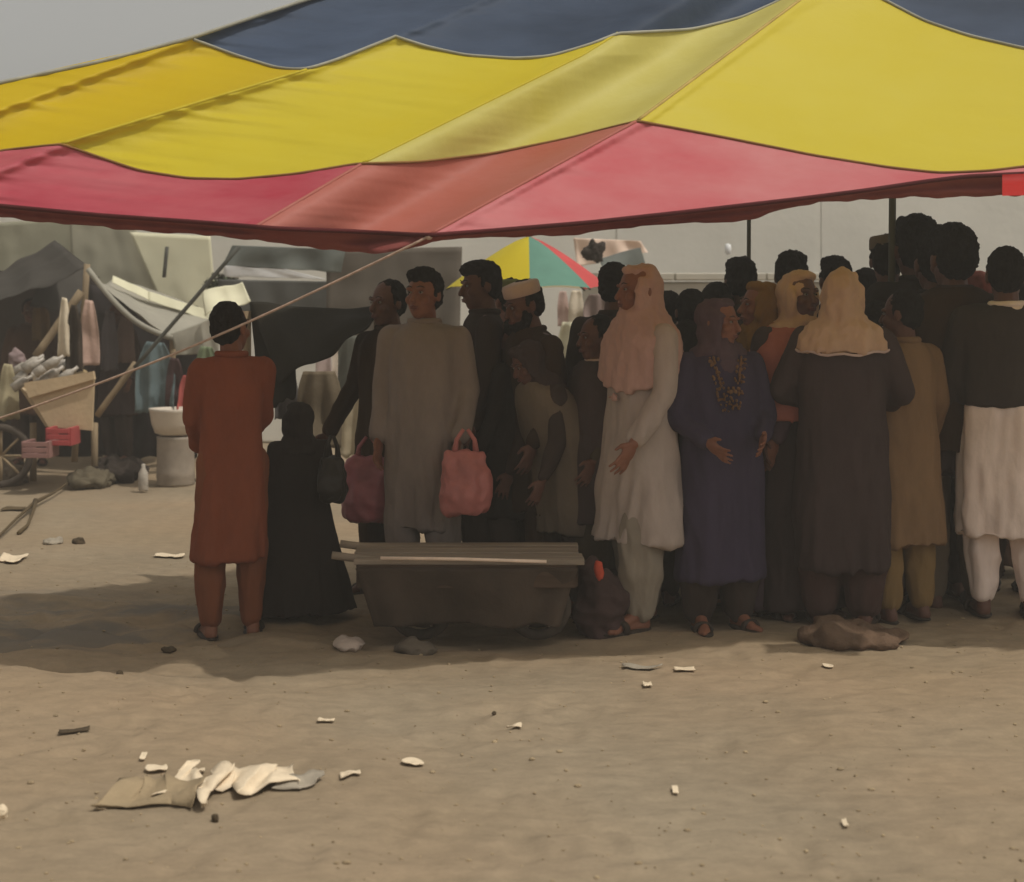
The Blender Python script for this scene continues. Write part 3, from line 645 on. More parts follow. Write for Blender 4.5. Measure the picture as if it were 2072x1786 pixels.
# ------------------------------------------------------------------ bags and things held or set down by the crowd
m_bag = mat('pink_plastic', rgb(92, 52, 56, 3.6), .5, .2, 6, .2, 30, spec=.4, transl=.15)
m_bag2 = mat('rose_plastic', rgb(104, 62, 58, 3.6), .5, .2, 6, .2, 30, spec=.4, transl=.15)
m_blackbag = mat('black_leather', (.02, .017, .014), .55, .3, 12, .2)
def bag(px, pt, pb, wpx, Y, m, label, hand=None, rz=0.):
    t, b = at(px, pt, Y), at(px, pb, Y); hh = t.z-b.z; wx = wpx/2/FP*Y
    r = root('carrier_bag', (t.x, Y, b.z), label, 'bag')
    secs = [((0, 0, 0), wx*.72, .07), ((0, 0, hh*.06), wx*.95, .09), ((0, 0, hh*.3), wx*1.03, .11), ((0, 0, hh*.6), wx*.98, .09), ((0, 0, hh*.85), wx*.86, .06), ((0, 0, hh), wx*.80, .035)]
    me_ = fuse(loft(secs), .011, 2, .020, (13, 13, 6), px*.1); me_.materials.append(m); link('bag_body', me_, r)
    for sx in (-1, 1):
        P = [(wx*.42*sx, 0, hh*.97), (wx*.36*sx, 0, hh+.05), (wx*.08*sx, 0, hh+.10)]
        o = link('handle', mesh('handle', *tube(P, [.016, .011, .009], 7), m), r)
    return r
bag(746, 925, 1056, 108, 7.95, m_bag, 'pink plastic carrier bag hanging left of the warm grey tunic')
bag(942, 912, 1042, 102, 7.45, m_bag2, 'rounded rose pink carrier bag hanging right of the warm grey tunic')
bag(672, 925, 1012, 58, 7.5, m_blackbag, 'small black handbag at the side of the small child in black')

# handcart
m_wood = mat('weathered_wood', rgb(88, 79, 68, 2.6), .85, .3, 5, .4, 30, stretch=(.3, 2, 2)); m_wood2 = mat('dark_board', rgb(48, 37, 28, 2.2), .85, .3, 5, .3, 30, stretch=(.3, 2, 2))
m_rod = mat('pale_painted_rail', rgb(150, 134, 120, 2.6), .6, .12, 12); m_tyre = mat('worn_tyre', rgb(66, 58, 50, 1.2), .85, .3, 14, .2)
cl_, cr_ = at(712, 1120, 6.95).x, at(1178, 1120, 6.95).x; zc = .385
cart = root('handcart', ((cl_+cr_)/2, 7.18, 0), 'low wooden handcart with a pale front rail and worn wheels', 'handcart')
for k in range(5):
    y = 6.98+k*.098; j = random.uniform(-.012, .012)
    mk('plank', box(((cl_+cr_)/2+j, y, zc-.012+random.uniform(-.003, .003)), (cr_-cl_, .09, .024), random.uniform(-.006, .006)), m_wood, cart, False)
mk('front_rail', tube([at(770, 1130, 6.90), at(930, 1132, 6.90), at(1106, 1137, 6.90)], .0075, 8), m_rod, cart)
mk('side_board', box(((cl_+cr_)/2, 6.935, zc-.075), (cr_-cl_-.06, .022, .10)), m_wood2, cart, False)
mk('side_board', box(((cl_+cr_)/2, 7.43, zc-.075), (cr_-cl_-.06, .022, .10)), m_wood2, cart, False)
for x in (cl_+.03, cr_-.03): mk('end_board', box((x, 7.18, zc-.075), (.022, .45, .10)), m_wood2, cart, False)
for x in (at(848, 0, 6.95).x, at(1090, 0, 6.95).x):
    mk('axle', tube([(x, 7.05, .15), (x, 7.37, .15)], .014, 8), m_wood2, cart)
    for y in (7.07, 7.34):
        wh = mk('wheel', ring((x, y, .15), .125, .024, 'y'), m_tyre, cart)
        V, F = join(*[box((x+math.cos(a)*.055, y, .15+math.sin(a)*.055), (.012, .016, .11), 0) for a in ()]) if False else ([], [])
        sp = [tube([(x, y, .15), (x+math.cos(a)*.115, y, .15+math.sin(a)*.115)], .007, 6) for a in np.arange(0, 6.2, 1.0472)]
        s_ = mk('spoke', join(*sp), m_wood, cart); s_.parent = wh; s_.matrix_parent_inverse = Matrix.Identity(4)
        h_ = mk('hub', tube([(x, y-.02, .15), (x, y+.02, .15)], .028, 12), m_wood2, cart); h_.parent = wh
    for y in (7.12, 7.29): mk('bracket', box((x, y, .235), (.03, .03, .15)), m_wood2, cart, False)
sheet([(cl_+.02, 6.905, zc-.035), (cr_-.02, 6.905, zc-.035), (cr_-.10, 6.93, .10), (cl_+.10, 6.93, .09)], mat('sacking', rgb(56, 46, 37, 1.35), .95, .3, 3, .2, 40), 'sacking_skirt', parent=cart, fold=.09, freq=10, seed=70, nx=40)
for y in (7.02, 7.36):
    mk('handle', tube([(cl_+.25, y, zc-.03), (cl_-.02, y, zc-.005), (at(668, 0, 6.95).x, y, zc+.005)], .018, 8), m_wood, cart)

m_sack = mat('jute_sack', rgb(74, 58, 45, 1.7), .95, .25, 6, .4, 90); m_redsack = mat('maroon_sack', rgb(42, 30, 28, 2.4), .9, .2, 6, .2); m_dust = mat('dusty_white_plastic', rgb(120, 108, 98, 2.4), .7, .15, 10, .2)
def lump(name, px, py, wpx, hpx, m, label, cat, Y=None, dep=.22, f=.05, fs=(8, 8, 8), seed=0., voxel=.014):
    Y = Y or gy(py); b = at(px, py, Y); wx = wpx/2/FP*Y; hz = hpx/FP*Y
    me_ = fuse(join(ellipsoid((0, 0, hz*.32), (wx*.95, dep, hz*.55)), ellipsoid((-wx*.3, .02, hz*.5), (wx*.5, dep*.7, hz*.5)), ellipsoid((wx*.35, .0, hz*.4), (wx*.5, dep*.7, hz*.42))), voxel, 2, f, fs, seed)
    me_.materials.append(m); o = link(name, me_); o.location = (b.x, Y, ground_z(b.x, Y)); return props(o, label, cat)
lump('cloth_sack', 1728, 1318, 240, 44, m_sack, 'slumped brown sack on the ground below the peach headscarf', 'sack', 6.98, .2, .035)
lump('cloth_sack', 1216, 1250, 120, 150, m_redsack, 'dark maroon sack leaning beside the right end of the handcart', 'sack', 7.25, .14, .03)
lump('rag_bundle', 846, 1312, 100, 30, mat('dusty_grey_sacking', rgb(78, 70, 60, 1.5), .95, .2, 10, .3), 'dusty grey bundle under the front of the handcart', 'bundle', 6.86, .07, .02, (14, 14, 14))
lump('rag_bundle', 706, 1318, 74, 20, m_dust, 'dusty pale bundle on the ground at the left of the handcart', 'bundle', 6.95, .08, .02, (14, 14, 14))
lump('orange_rag', 1212, 1152, 26, 40, mat('orange_rag_cloth', rgb(120, 46, 30, 2.6), .9, .2), 'small orange rag hanging on the maroon sack', 'rag', 7.08, .02, .01).location.z = .28

# ------------------------------------------------------------------ background: wall, stalls, umbrella
m_wall = mat('pale_plaster', rgb(178, 175, 166, 1.5), .9, .05, .7, .15, 12, col2=rgb(188, 185, 176, 1.5)); m_cope = mat('coping_plaster', rgb(176, 168, 150, 1.1), .9, .08, 2)
YW = 17.4
wl = root('boundary_wall', (0, YW, 0), 'pale grey panelled boundary wall behind the crowd', 'wall')
for k in range(-7, 9):
    x = k*2.25
    mk('wall_panel', box((x, YW+random.uniform(-.004, .004), 1.66), (2.19, .14, 3.32)), m_wall, wl, False)
    mk('wall_post', box((x+1.125, YW+.012, 1.66), (.056, .15, 3.32)), m_wall, wl, False)
for k in range(-7, 9): mk('coping', box((k*2.25, YW-.02, 3.37), (2.12, .24, .1)), m_cope, wl, False)
lw = root('low_wall', (2.6, 15.6, 0), 'low pale kerbed wall in front of the panelled boundary wall', 'wall')
mk('wall_body', box((5.6, 15.6, .87), (9.8, .18, 1.74)), mat('grey_render', rgb(150, 145, 134, 1.45), .9, .1, 1.2), lw, False)
for k in range(11): mk('coping', box((1.15+k*.9, 15.58, 1.79), (.88, .26, .07), random.uniform(-.01, .01)), mat('white_coping', rgb(184, 178, 164, 1.0), .85, .08, 4), lw, False)

m_dtarp = mat('dark_grey_tarp', rgb(64, 60, 54, .9), .8, .18, 3, .2, 12, transl=.04); m_gtarp = mat('grey_tarp', rgb(138, 134, 122, 1.45), .8, .14, 2, .2, 12, transl=.18)
m_ggreen = mat('grey_green_tarp', rgb(138, 135, 116, 1.35), .85, .12, 1.5, .15, 12, transl=.15); m_csheet = mat('cream_sheet', rgb(206, 202, 176, 1.35), .85, .06, 2, .1, 12, transl=.2)
m_wsheet = mat('white_sheet', rgb(232, 230, 224, 1.6), .8, .06, 2, .1, transl=.2); m_navyt = mat('navy_black_cloth', rgb(50, 44, 44), .9, .2, 3)
m_brownt = mat('brown_black_cloth', rgb(46, 38, 32), .9, .25, 3); m_slate = mat('slate_tarp', rgb(100, 104, 98, 1.), .7, .16, 2, .2, 10, transl=.1)
m_olive = mat('olive_black_tarp', rgb(40, 36, 26, .75), .85, .3, 3, .2, 12)
def shq(name, pts, Y, m, label, cat, group=None, parent=None, **kw):
    c = [at(p[0], p[1], p[2] if len(p) > 2 else Y) for p in pts]
    if parent is not None: return sheet(c, m, name, parent=parent, **kw)
    return sheet(c, m, name, label=label, cat=cat, group=group, **kw)
# left stall
stall = root('market_stall', (at(150, 0, 14.6).x, 14.6, 0), 'ramshackle cloth stall on bamboo poles at the left', 'stall')
def bp_(a, b, Ya, Yb, r=.03): mk('bamboo_pole', tube(lerpline(at(*a, Ya), at(*b, Yb), 6), r, 8, .06), m_bam, stall)
shq('roof_tarp', [(-120, 590, 15.4), (112, 488, 15.2), (172, 545, 14.2), (-120, 640, 14.0)], 0, m_dtarp, '', '', parent=stall, fold=.05, sag=.05, seed=3)
shq('side_tarp', [(112, 488, 15.2), (180, 540, 15.2), (172, 640, 14.6), (60, 620, 14.4)], 0, m_dtarp, '', '', parent=stall, fold=.05, seed=4)
shq('back_cloth', [(-140, 540), (200, 560), (210, 940), (-140, 940)], 15.6, m_brownt, '', '', parent=stall, fold=.10, seed=5)
shq('back_cloth', [(180, 575), (400, 620), (400, 925), (190, 925)], 15.3, m_navyt, '', '', parent=stall, fold=.14, seed=6)
shq('draped_awning', [(172, 545, 14.3), (232, 562, 15.2), (440, 640, 15.0), (345, 690, 14.0)], 0, m_gtarp, '', '', parent=stall, fold=.06, sag=.10, seed=7, nx=30, ny=24)
shq('awning_edge', [(228, 558, 14.9), (300, 590, 14.9), (300, 608, 14.85), (226, 572, 14.85)], 0, m_csheet, '', '', parent=stall, fold=.02, seed=8)
shq('awning_edge', [(300, 590, 14.9), (432, 632, 14.9), (430, 652, 14.85), (300, 608, 14.85)], 0, m_csheet, '', '', parent=stall, fold=.02, seed=9)
shq('awning_side', [(345, 676, 14.0), (440, 640, 14.6), (440, 715, 14.6), (360, 720, 14.1)], 0, m_gtarp, '', '', parent=stall, fold=.06, seed=10)
bp_((176, 535), (150, 935), 14.2, 14.2); bp_((165, 590), (72, 722), 14.0, 13.9, .035); bp_((275, 735), (196, 842), 13.6, 13.6, .028); bp_((350, 680), (345, 930), 14.1, 14.1)
mk('sagging_rope', tube(lerpline(at(178, 545, 14.0), at(348, 684, 13.9), 14, .12), .026, 8, .06), m_gtarp, stall)
mk('leaning_pole', tube(lerpline(at(484, 500, 13.2), at(272, 745, 13.2), 8), .017, 8, .06), m_pole, label='dark leaning strut crossing in front of the cream sheet', cat='pole')
# sheets hung behind
shq('hanging_sheet', [(-60, 455), (160, 440), (165, 600), (-60, 600)], 16.6, m_ggreen, 'grey green sheet hung on the wall above the dark stall roof', 'sheet', fold=.03, freq=9, seed=11)
shq('hanging_sheet', [(140, 440), (270, 450), (330, 600), (150, 600)], 16.4, mat('dun_tarp', rgb(148, 144, 126, 1.35), .85, .12, 1.5, transl=.15), 'dun coloured hanging sheet with a slanting edge left of the cream sheet', 'sheet', fold=.03, freq=9, seed=12)
shq('hanging_sheet', [(262, 470), (426, 478), (440, 650), (330, 620)], 16.2, m_csheet, 'cream hanging sheet lit by the sun above the draped awning', 'sheet', fold=.012, freq=5, seed=13)
bp2 = tube(lerpline(at(338, 500, 16.0), at(332, 562, 16.0), 3), .02, 6); mk('short_stick', bp2, m_pole, label='short dark stick hanging on the cream sheet', cat='stick')
for k, (x0, x1, y0, y1, Y, c, nm, lb) in enumerate(((206, 236, 628, 750, 14.4, (84, 78, 80), 'ash', 'ash grey garment hanging in the dark of the left stall'), (236, 272, 640, 735, 14.5, (110, 92, 84), 'fawn', 'fawn garment hanging in the dark beside the ash grey one'),
        (66, 100, 600, 690, 14.6, (92, 74, 50), 'umber', 'umber garment hanging under the dark roof tarp'), (396, 440, 700, 790, 14.2, (112, 124, 96), 'greencloth', 'dull green cloth hung low left of the rust orange tunic'), (0, 34, 735, 850, 13.4, (150, 140, 112), 'sand', 'sand coloured cloth hanging at the left edge of the barrow'))):
    shq('hanging_garment', [(x0, y0), (x1, y0+4), (x1+3, y1), (x0-3, y1)], Y, mat(nm+'_garment', rgb(*c, 1.2), .9, .15, 5, .2), lb, 'garment', 'garments hung on the left stall', fold=.10, freq=18, seed=70+k, nx=20, gather=.5)
for k, (x0, x1, y0, y1, c, nm, lb) in enumerate(((120, 140, 600, 722, (200, 186, 162), 'cream', 'narrow cream garment hanging at the stall front'), (136, 166, 615, 752, (52, 42, 32), 'brown', 'dark brown garment hanging between cream and blush ones'), (164, 196, 605, 740, (176, 148, 134), 'blush', 'blush pink garment hanging beside the dark brown one'),
        (276, 352, 690, 836, (92, 106, 108), 'teal', 'grey teal cloth hanging over the white basin'), (336, 370, 722, 832, (70, 50, 50), 'maroon', 'dark maroon cloth hanging next to the grey teal cloth'), (362, 396, 758, 836, (168, 84, 78), 'coral', 'coral red cloth hanging beside the rust orange tunic'))):
    shq('hanging_garment', [(x0, y0), (x1, y0+6), (x1+4, y1), (x0-3, y1)], 13.5-k*.02, mat(nm+'_garment', rgb(*c, 1.1), .9, .15, 5, .2), lb, 'garment', 'garments hung on the left stall', fold=.10, freq=18, seed=20+k, nx=22, gather=.55)
# crate barrow with goods
m_crate = mat('cream_crate', rgb(182, 160, 128, 1.1), .8, .12, 4, .2, 30); m_goods = mat('clear_plastic_goods', rgb(160, 152, 140, 1.1), .4, .25, 14, .3, spec=.5); m_red = mat('red_plastic', rgb(168, 70, 70, .9), .6, .15)
cc = at(128, 865, 13.2)
cb = root('crate_barrow', (cc.x, 13.2, 0), 'cream sided market barrow with sloping boards in the left stall', 'barrow')
def quadbox(pts, th, Y):
    f = [at(p[0], p[1], Y) for p in pts]; b = [v+Vector((0, th, 0)) for v in f]
    return f+b, [(0, 1, 2, 3), (7, 6, 5, 4), (0, 4, 5, 1), (1, 5, 6, 2), (2, 6, 7, 3), (3, 7, 4, 0)]
mk('front_board', quadbox([(60, 800), (190, 760), (186, 872), (98, 864)], .04, 13.0), m_crate, cb, False)
mk('front_board', quadbox([(48, 776), (188, 752), (191, 768), (58, 806)], .05, 12.96), m_crate, cb, False)
mk('side_board', [ [at(60, 800, 13.03), at(98, 864, 13.03), at(92, 864, 13.9), at(36, 780, 13.9)] + [v+Vector((.03, .0, .0)) for v in (at(60, 800, 13.03), at(98, 864, 13.03), at(92, 864, 13.9), at(36, 780, 13.9))], [(0, 1, 2, 3), (7, 6, 5, 4), (0, 4, 5, 1), (1, 5, 6, 2), (2, 6, 7, 3), (3, 7, 4, 0)]], m_crate, cb, False)
mk('back_board', quadbox([(36, 776), (190, 755), (186, 870), (92, 864)], .04, 13.9), m_crate, cb, False)
mk('bottom_board', [[at(98, 862, 13.04), at(186, 868, 13.04), at(186, 862, 13.9), at(98, 856, 13.9)], [(0, 1, 2, 3)]], m_crate, cb, False)
for x in (22,):
    w_ = mk('wheel', ring((at(x, 0, 13.3).x, 13.05, .26), .235, .03, 'y'), m_tyre, cb); s_ = mk('spoke', join(*[tube([(at(x, 0, 13.3).x, 13.05, .26), (at(x, 0, 13.3).x+math.cos(a)*.22, 13.05, .26+math.sin(a)*.22)], .012, 6) for a in np.arange(0, 6.2, .785)]), m_bam, cb); s_.parent = w_
for x in (60, 185): mk('leg', tube(lerpline((at(x, 0, 13.4).x, 13.5, 0), (at(x, 0, 13.4).x, 13.5, .5), 2), .03, 8), m_bam, cb)
for k in range(14):
    px, py = random.uniform(20, 128), random.uniform(742, 788); Y = 13.1+random.random()*.6; c = at(px, py, Y); a = random.uniform(-1, 1)
    d = Vector((math.cos(a)*.8, .2, .5)).normalized(); l = random.uniform(.14, .22)
    mk('plastic_bottle', tube([c, c+d*l*.62, c+d*l*.78, c+d*l], [.042, .042, .017, .016], 10), m_goods,
       label='cloudy plastic bottle tumbled in the heap on the cream barrow', cat='bottle', group='bottles heaped on the cream barrow')
def crate(px, py, wpx, hpx, Y, m, label):
    a = at(px-wpx/2, py, Y); wx = wpx/FP*Y; hz = hpx/FP*Y; r = root('crate', (a.x+wx/2, Y, a.z), label, 'crate')
    for k in range(3): mk('slat', box((a.x+wx/2, Y-.15, a.z+hz*(k+.5)/3), (wx, .02, hz/3*.8)), m, r, False)
    for sx in (0, 1): mk('side', box((a.x+wx*sx, Y, a.z+hz/2), (.03, .28, hz)), m, r, False)
    mk('base', box((a.x+wx/2, Y, a.z+.015), (wx-.04, .27, .02)), m, r, False)
lump('goods_bundle', 92, 772, 60, 34, mat('pale_plastic_sacks', rgb(176, 168, 156, 1.2), .6, .2, 12, .3), 'pale crumpled sacks heaped at the back of the cream barrow', 'bundle', 13.75, .12, .05).location.z = at(0, 775, 13.75).z
lump('goods_bundle', 160, 764, 40, 24, mat('straw_sacks', rgb(150, 130, 96, 1.2), .8, .2, 12, .3), 'straw coloured bundle at the right corner of the cream barrow', 'bundle', 13.6, .1, .04).location.z = at(0, 768, 13.6).z
lump('cloth_bundle', 190, 938, 90, 40, mat('moss_cloth', rgb(86, 78, 62, 1.1), .9, .2), 'moss brown bundle on the ground under the barrow', 'bundle', 13.2, .25, .05)
lump('cloth_bundle', 24, 945, 60, 46, mat('earth_cloth', rgb(104, 92, 76, 1.1), .9, .2), 'earth coloured bundle at the far left wheel', 'bundle', 13.4, .2, .05)
crate(128, 900, 44, 36, 12.9, m_red, 'bright red plastic crate under the cream barrow')
crate(82, 925, 48, 34, 12.8, mat('pink_crate', rgb(140, 104, 98), .7, .15), 'faded pink crate on the ground left of the red crate')
m_basin = mat('white_enamel', rgb(196, 184, 168, 1.05), .4, .1, 6, spec=.5); m_drum = mat('grey_drum', rgb(150, 138, 124), .6, .2, 6)
bz = at(345, 885, 13.0)
mk('basin', lathe((bz.x, 13.2, bz.z), [(.12, 0), (.17, .02), (.2, .10), (.215, .20), (.225, .225), (.21, .225), (.19, .12), (.02, .05)]), m_basin, label='round white enamel basin on a grey drum beside the rust orange tunic', cat='basin')
mk('drum', lathe((bz.x, 13.2, 0), [(.15, 0), (.16, .02), (.155, .06), (.16, .07), (.155, .12), (.155, bz.z-.03), (.16, bz.z-.01), (.02, bz.z-.005)]), m_drum, label='grey metal drum standing under the white basin', cat='drum')
mk('drum', lathe((bz.x+.26, 13.5, 0), [(.12, 0), (.13, .02), (.125, .06), (.13, .07), (.125, .12), (.125, .26), (.13, .28), (.02, .285)]), m_drum, label='small grey drum on the ground right of the basin drum', cat='drum')
b0 = at(290, 935, 12.8); b0.z = 0
mk('plastic_bottle', lathe(b0, [(.035, 0), (.04, .01), (.04, .14), (.016, .19), (.016, .215), (.005, .22)], 12), m_goods, label='white bottle standing on the ground left of the grey drum', cat='bottle')
lump('cloth_bundle', 240, 932, 110, 50, m_brownt, 'low dark bundle on the ground between barrow and white bottle', 'bundle', 13.6, .3, .06)
lump('goods_bundle', 36, 736, 40, 40, mat('mauve_bundle', rgb(130, 112, 110), .8, .2), 'mauve knotted bundle on top of the cream barrow heap', 'bundle', 13.7, .08, .03).location.z = at(0, 745, 13.7).z
# middle stalls
shq('tarp_awning', [(470, 497), (700, 505), (690, 552), (452, 538)], 14.2, m_slate, 'slate grey tarp awning above a bright white sheet', 'awning', fold=.12, seed=31)
shq('white_banner', [(452, 536), (560, 541), (662, 566), (455, 560)], 14.4, m_wsheet, 'bright white sheet strung between two grey tarps', 'sheet', fold=.012, seed=32)
shq('tarp_awning', [(440, 566), (670, 570), (660, 650), (450, 640)], 14.8, mat('blue_grey_tarp', rgb(88, 88, 84), .8, .16, 2, transl=.06), 'darker blue grey tarp hanging under the white sheet', 'awning', fold=.05, seed=33)
shq('plastic_sheet', [(410, 590, 13.9), (490, 570, 13.9), (505, 605, 13.7), (415, 640, 13.7)], 0, m_csheet, 'rumpled pale plastic sheet behind the head above the rust orange tunic', 'sheet', fold=.10, seed=34)
shq('tarp_awning', [(660, 505), (935, 500), (930, 700), (660, 700)], 14.6, mat('dun_grey_tarp', rgb(98, 90, 80, 1.05), .85, .14, 2, transl=.08), 'broad dun grey tarp hung behind the tousled head', 'awning', fold=.05, freq=9, seed=35)
tp = root('dark_awning', (at(650, 0, 8.3).x, 8.3, 0), 'sagging olive black awning behind the rust orange tunic', 'awning')
shq('awning_cloth', [(505, 612, 8.45), (768, 620, 8.4), (752, 648, 8.2), (566, 778, 7.95)], 0, m_olive, '', '', parent=tp, fold=.06, sag=.02, seed=36, nx=30, ny=24)
shq('side_cloth', [(505, 614, 8.5), (590, 640, 8.4), (596, 800, 8.1), (530, 840, 8.2)], 0, m_olive, '', '', parent=tp, fold=.08, seed=37)
for a, Y in ((764, 8.42), (500, 8.45)): mk('pole', tube(lerpline((at(a, 0, Y).x, Y, 0), (at(a, 0, Y).x, Y, at(0, 630, Y).z), 3), .022, 8), m_bam, tp)
for k, (x0, x1, y0, y1, Y, c, nm, lb) in enumerate(((600, 692, 752, 905, 9.6, (104, 92, 74), 'khaki', 'khaki cloth hanging below the olive black awning'), (556, 606, 765, 850, 9.7, (72, 68, 66), 'stone', 'stone grey cloth hanging left of the khaki cloth'),
        (640, 672, 690, 800, 12.5, (168, 150, 144), 'lilac', 'pale lilac cloth hung in the gap beside the dark tunic'), (672, 684, 690, 835, 12.4, (190, 176, 160), 'ivory', 'narrow ivory cloth strip in the gap beside the dark tunic'), (682, 732, 680, 800, 12.8, (86, 88, 80), 'sage', 'sage grey cloth hung in the gap left of the dark tunic'), (684, 752, 778, 925, 13.2, (160, 148, 124), 'straw', 'straw coloured sheet hung low behind the pink carrier bag'))):
    shq('hanging_cloth', [(x0, y0), (x1, y0), (x1, y1), (x0, y1)], Y, mat(nm+'_cloth', rgb(*c, 1.1), .9, .15, 5, .2), lb, 'cloth', 'cloths hung at the middle stalls', fold=.10, freq=16, seed=40+k, nx=20, gather=.3)
# market umbrella
um = root('market_umbrella', (at(1075, 0, 12.6).x, 12.6, 0), 'market umbrella with yellow, teal and red segments behind the crowd', 'umbrella')
ctr = at(1070, 478, 12.6); rad = 168/FP*12.6; rim_z = at(0, 585, 12.6).z
ucol = {'yellow': m_yel, 'teal': mat('teal_cloth', rgb(104, 150, 134), .7, .12, 3, transl=.3), 'red': mat('coral_red_cloth', rgb(206, 84, 84), .7, .12, 3, transl=.3), 'cream': m_csheet}
order = ['red', 'yellow', 'yellow', 'teal', 'red', 'red', 'teal', 'cream']
A0 = R(-180-10)
for k, cn in enumerate(('yellow', 'yellow', 'teal', 'red', 'red', 'cream', 'teal', 'yellow')):
    a0 = R(180)+k*2*math.pi/8; a1 = a0+2*math.pi/8; V, F = [], []
    for j in range(7):
        t = j/6; z = ctr.z+(rim_z-ctr.z)*(t**1.25)
        for i in range(7):
            u = i/6; a = a0+(a1-a0)*u; sc = 1-.07*math.sin(math.pi*u)*t
            V.append((ctr.x+math.cos(a)*rad*t*sc, 12.6+math.sin(a)*rad*t*sc, z+.02*math.sin(math.pi*u)*t))
    for j in range(6):
        for i in range(6): F.append((j*7+i, j*7+i+1, (j+1)*7+i+1, (j+1)*7+i))
    mk('segment', (V, F), ucol[cn], um, label=cn+' umbrella segment')
    mk('rib', tube([(ctr.x, 12.6, ctr.z-.01), (ctr.x+math.cos(a0)*rad, 12.6+math.sin(a0)*rad, rim_z-.01)], .008, 6), m_pole, um)
mk('pole', tube([(ctr.x, 12.6, 0), (ctr.x, 12.6, ctr.z+.06)], .022, 10), m_pole, um)
for k, (x0, x1, y0, y1, c, nm, lb) in enumerate(((1128, 1150, 590, 660, (176, 150, 140), 'rosewhite', 'rose white garment hung under the red side of the umbrella'), (1150, 1182, 588, 680, (196, 184, 164), 'offwhite', 'off white garment hung under the red side of the umbrella'), (1180, 1236, 596, 664, (120, 104, 98), 'taupe', 'taupe garment hung between umbrella and pink headscarf'), (1120, 1200, 652, 830, (184, 180, 156), 'bone', 'bone coloured sheet glimpsed between white cap and pink headscarf'))):
    shq('hanging_garment', [(x0, y0), (x1, y0), (x1, y1), (x0, y1)], 14-k*.05, mat(nm+'_cloth', rgb(*c, 1.15), .9, .12, 5, .2), lb, 'garment', 'garments hung under the umbrella', fold=.10, freq=16, seed=50+k, nx=20, gather=.45)
shq('stall_sheet', [(1160, 482), (1296, 488), (1312, 512), (1168, 540)], 15.4, mat('blush_white_sheet', rgb(232, 206, 188, 1.15), .7, .06, 2, transl=.2), 'blush white sheet above the umbrella stall, its right end rounded', 'sheet', fold=.10, seed=60)
shq('stall_flap', [(1212, 524, 14.4), (1296, 500, 14.6), (1306, 534, 14.6), (1218, 540, 14.3)], 0, m_slate, 'small slate flap leaning right of the umbrella', 'flap', fold=.05, seed=61)
lump('dark_bundle', 1204, 522, 46, 34, m_brownt, 'dark knotted bundle hung above the red umbrella segment', 'bundle', 14.2, .1, .05, (14, 14, 14)).location.z = at(0, 522, 14.2).z
mk('lamp_bulb', lathe(at(1473, 505, 16.9), [(.01, -.06), (.03, -.05), (.035, 0), (.03, .05), (.01, .06)], 10), m_wsheet, label='small white fitting on the boundary wall above the crowd', cat='fitting')
# a bush in the middle distance
m_leaf = mat('dull_leaf', (.045, .06, .025), .7, .4, 8); m_twig = mat('twig', (.08, .06, .04), .9)
bt = at(455, 585, 15.2); bu = root('bush', (bt.x, 15.2, 0), 'dark green bush peeping over the grey awning behind the leaning strut', 'bush')
mk('stem', tube(lerpline((bt.x, 15.2, 0), (bt.x+.03, 15.2, bt.z), 4), [.04, .035, .03, .02, .012], 7), m_twig, bu)
V, F = [], []
for k in range(900):
    d = Vector((random.gauss(0, 1), random.gauss(0, 1), random.gauss(0, 1))).normalized()*random.uniform(.3, 1)
    c = Vector((bt.x, 15.2, bt.z))+Vector((d.x*.22, d.y*.22, d.z*.16)); a = Vector((random.gauss(0, 1), random.gauss(0, 1), random.gauss(0, .6))).normalized()*.035; b = a.cross(Vector((random.random(), random.random(), 1))).normalized()*.014
    n = len(V); V += [c-a, c+b, c+a, c-b]; F.append((n, n+1, n+2, n+3))
o = mk('leaves', (V, F), m_leaf, bu, False); o['kind'] = 'stuff'

# ------------------------------------------------------------------ ropes, litter and pebbles on the ground
m_drope = mat('dark_rope', rgb(86, 72, 50), .95, .2, 30)
P = [gp(186, 950), gp(160, 968)+Vector((0, 0, .03)), gp(110, 1006)+Vector((0, 0, .05)), gp(72, 1034)+Vector((0, 0, .05)), gp(35, 1066)+Vector((0, 0, .04)), gp(0, 1090)+Vector((0, 0, .03)), gp(-60, 1135)]
T = tube(P, [.006, .008, .009, .016, .009, .009, .009], 6); T2 = tube([gp(72, 1034)+Vector((0, 0, .06)), gp(68, 1054)+Vector((0, 0, .05)), gp(56, 1072)+Vector((0, 0, .02)), gp(38, 1083)+Vector((0, 0, .01))], [.02, .012, .010, .016], 6)
mk('rope', join(T, T2), m_drope, label='dark knotted rope stretched across the bare ground at far left', cat='rope')
m_paper = mat('dirty_paper', rgb(214, 196, 168, 1.0), .85, .12, 12, .2); m_paper2 = mat('grey_scrap', rgb(150, 140, 124), .85, .2, 12, .2); m_clod = mat('dark_clod', rgb(74, 62, 46), .95, .3, 20, .4, 60)
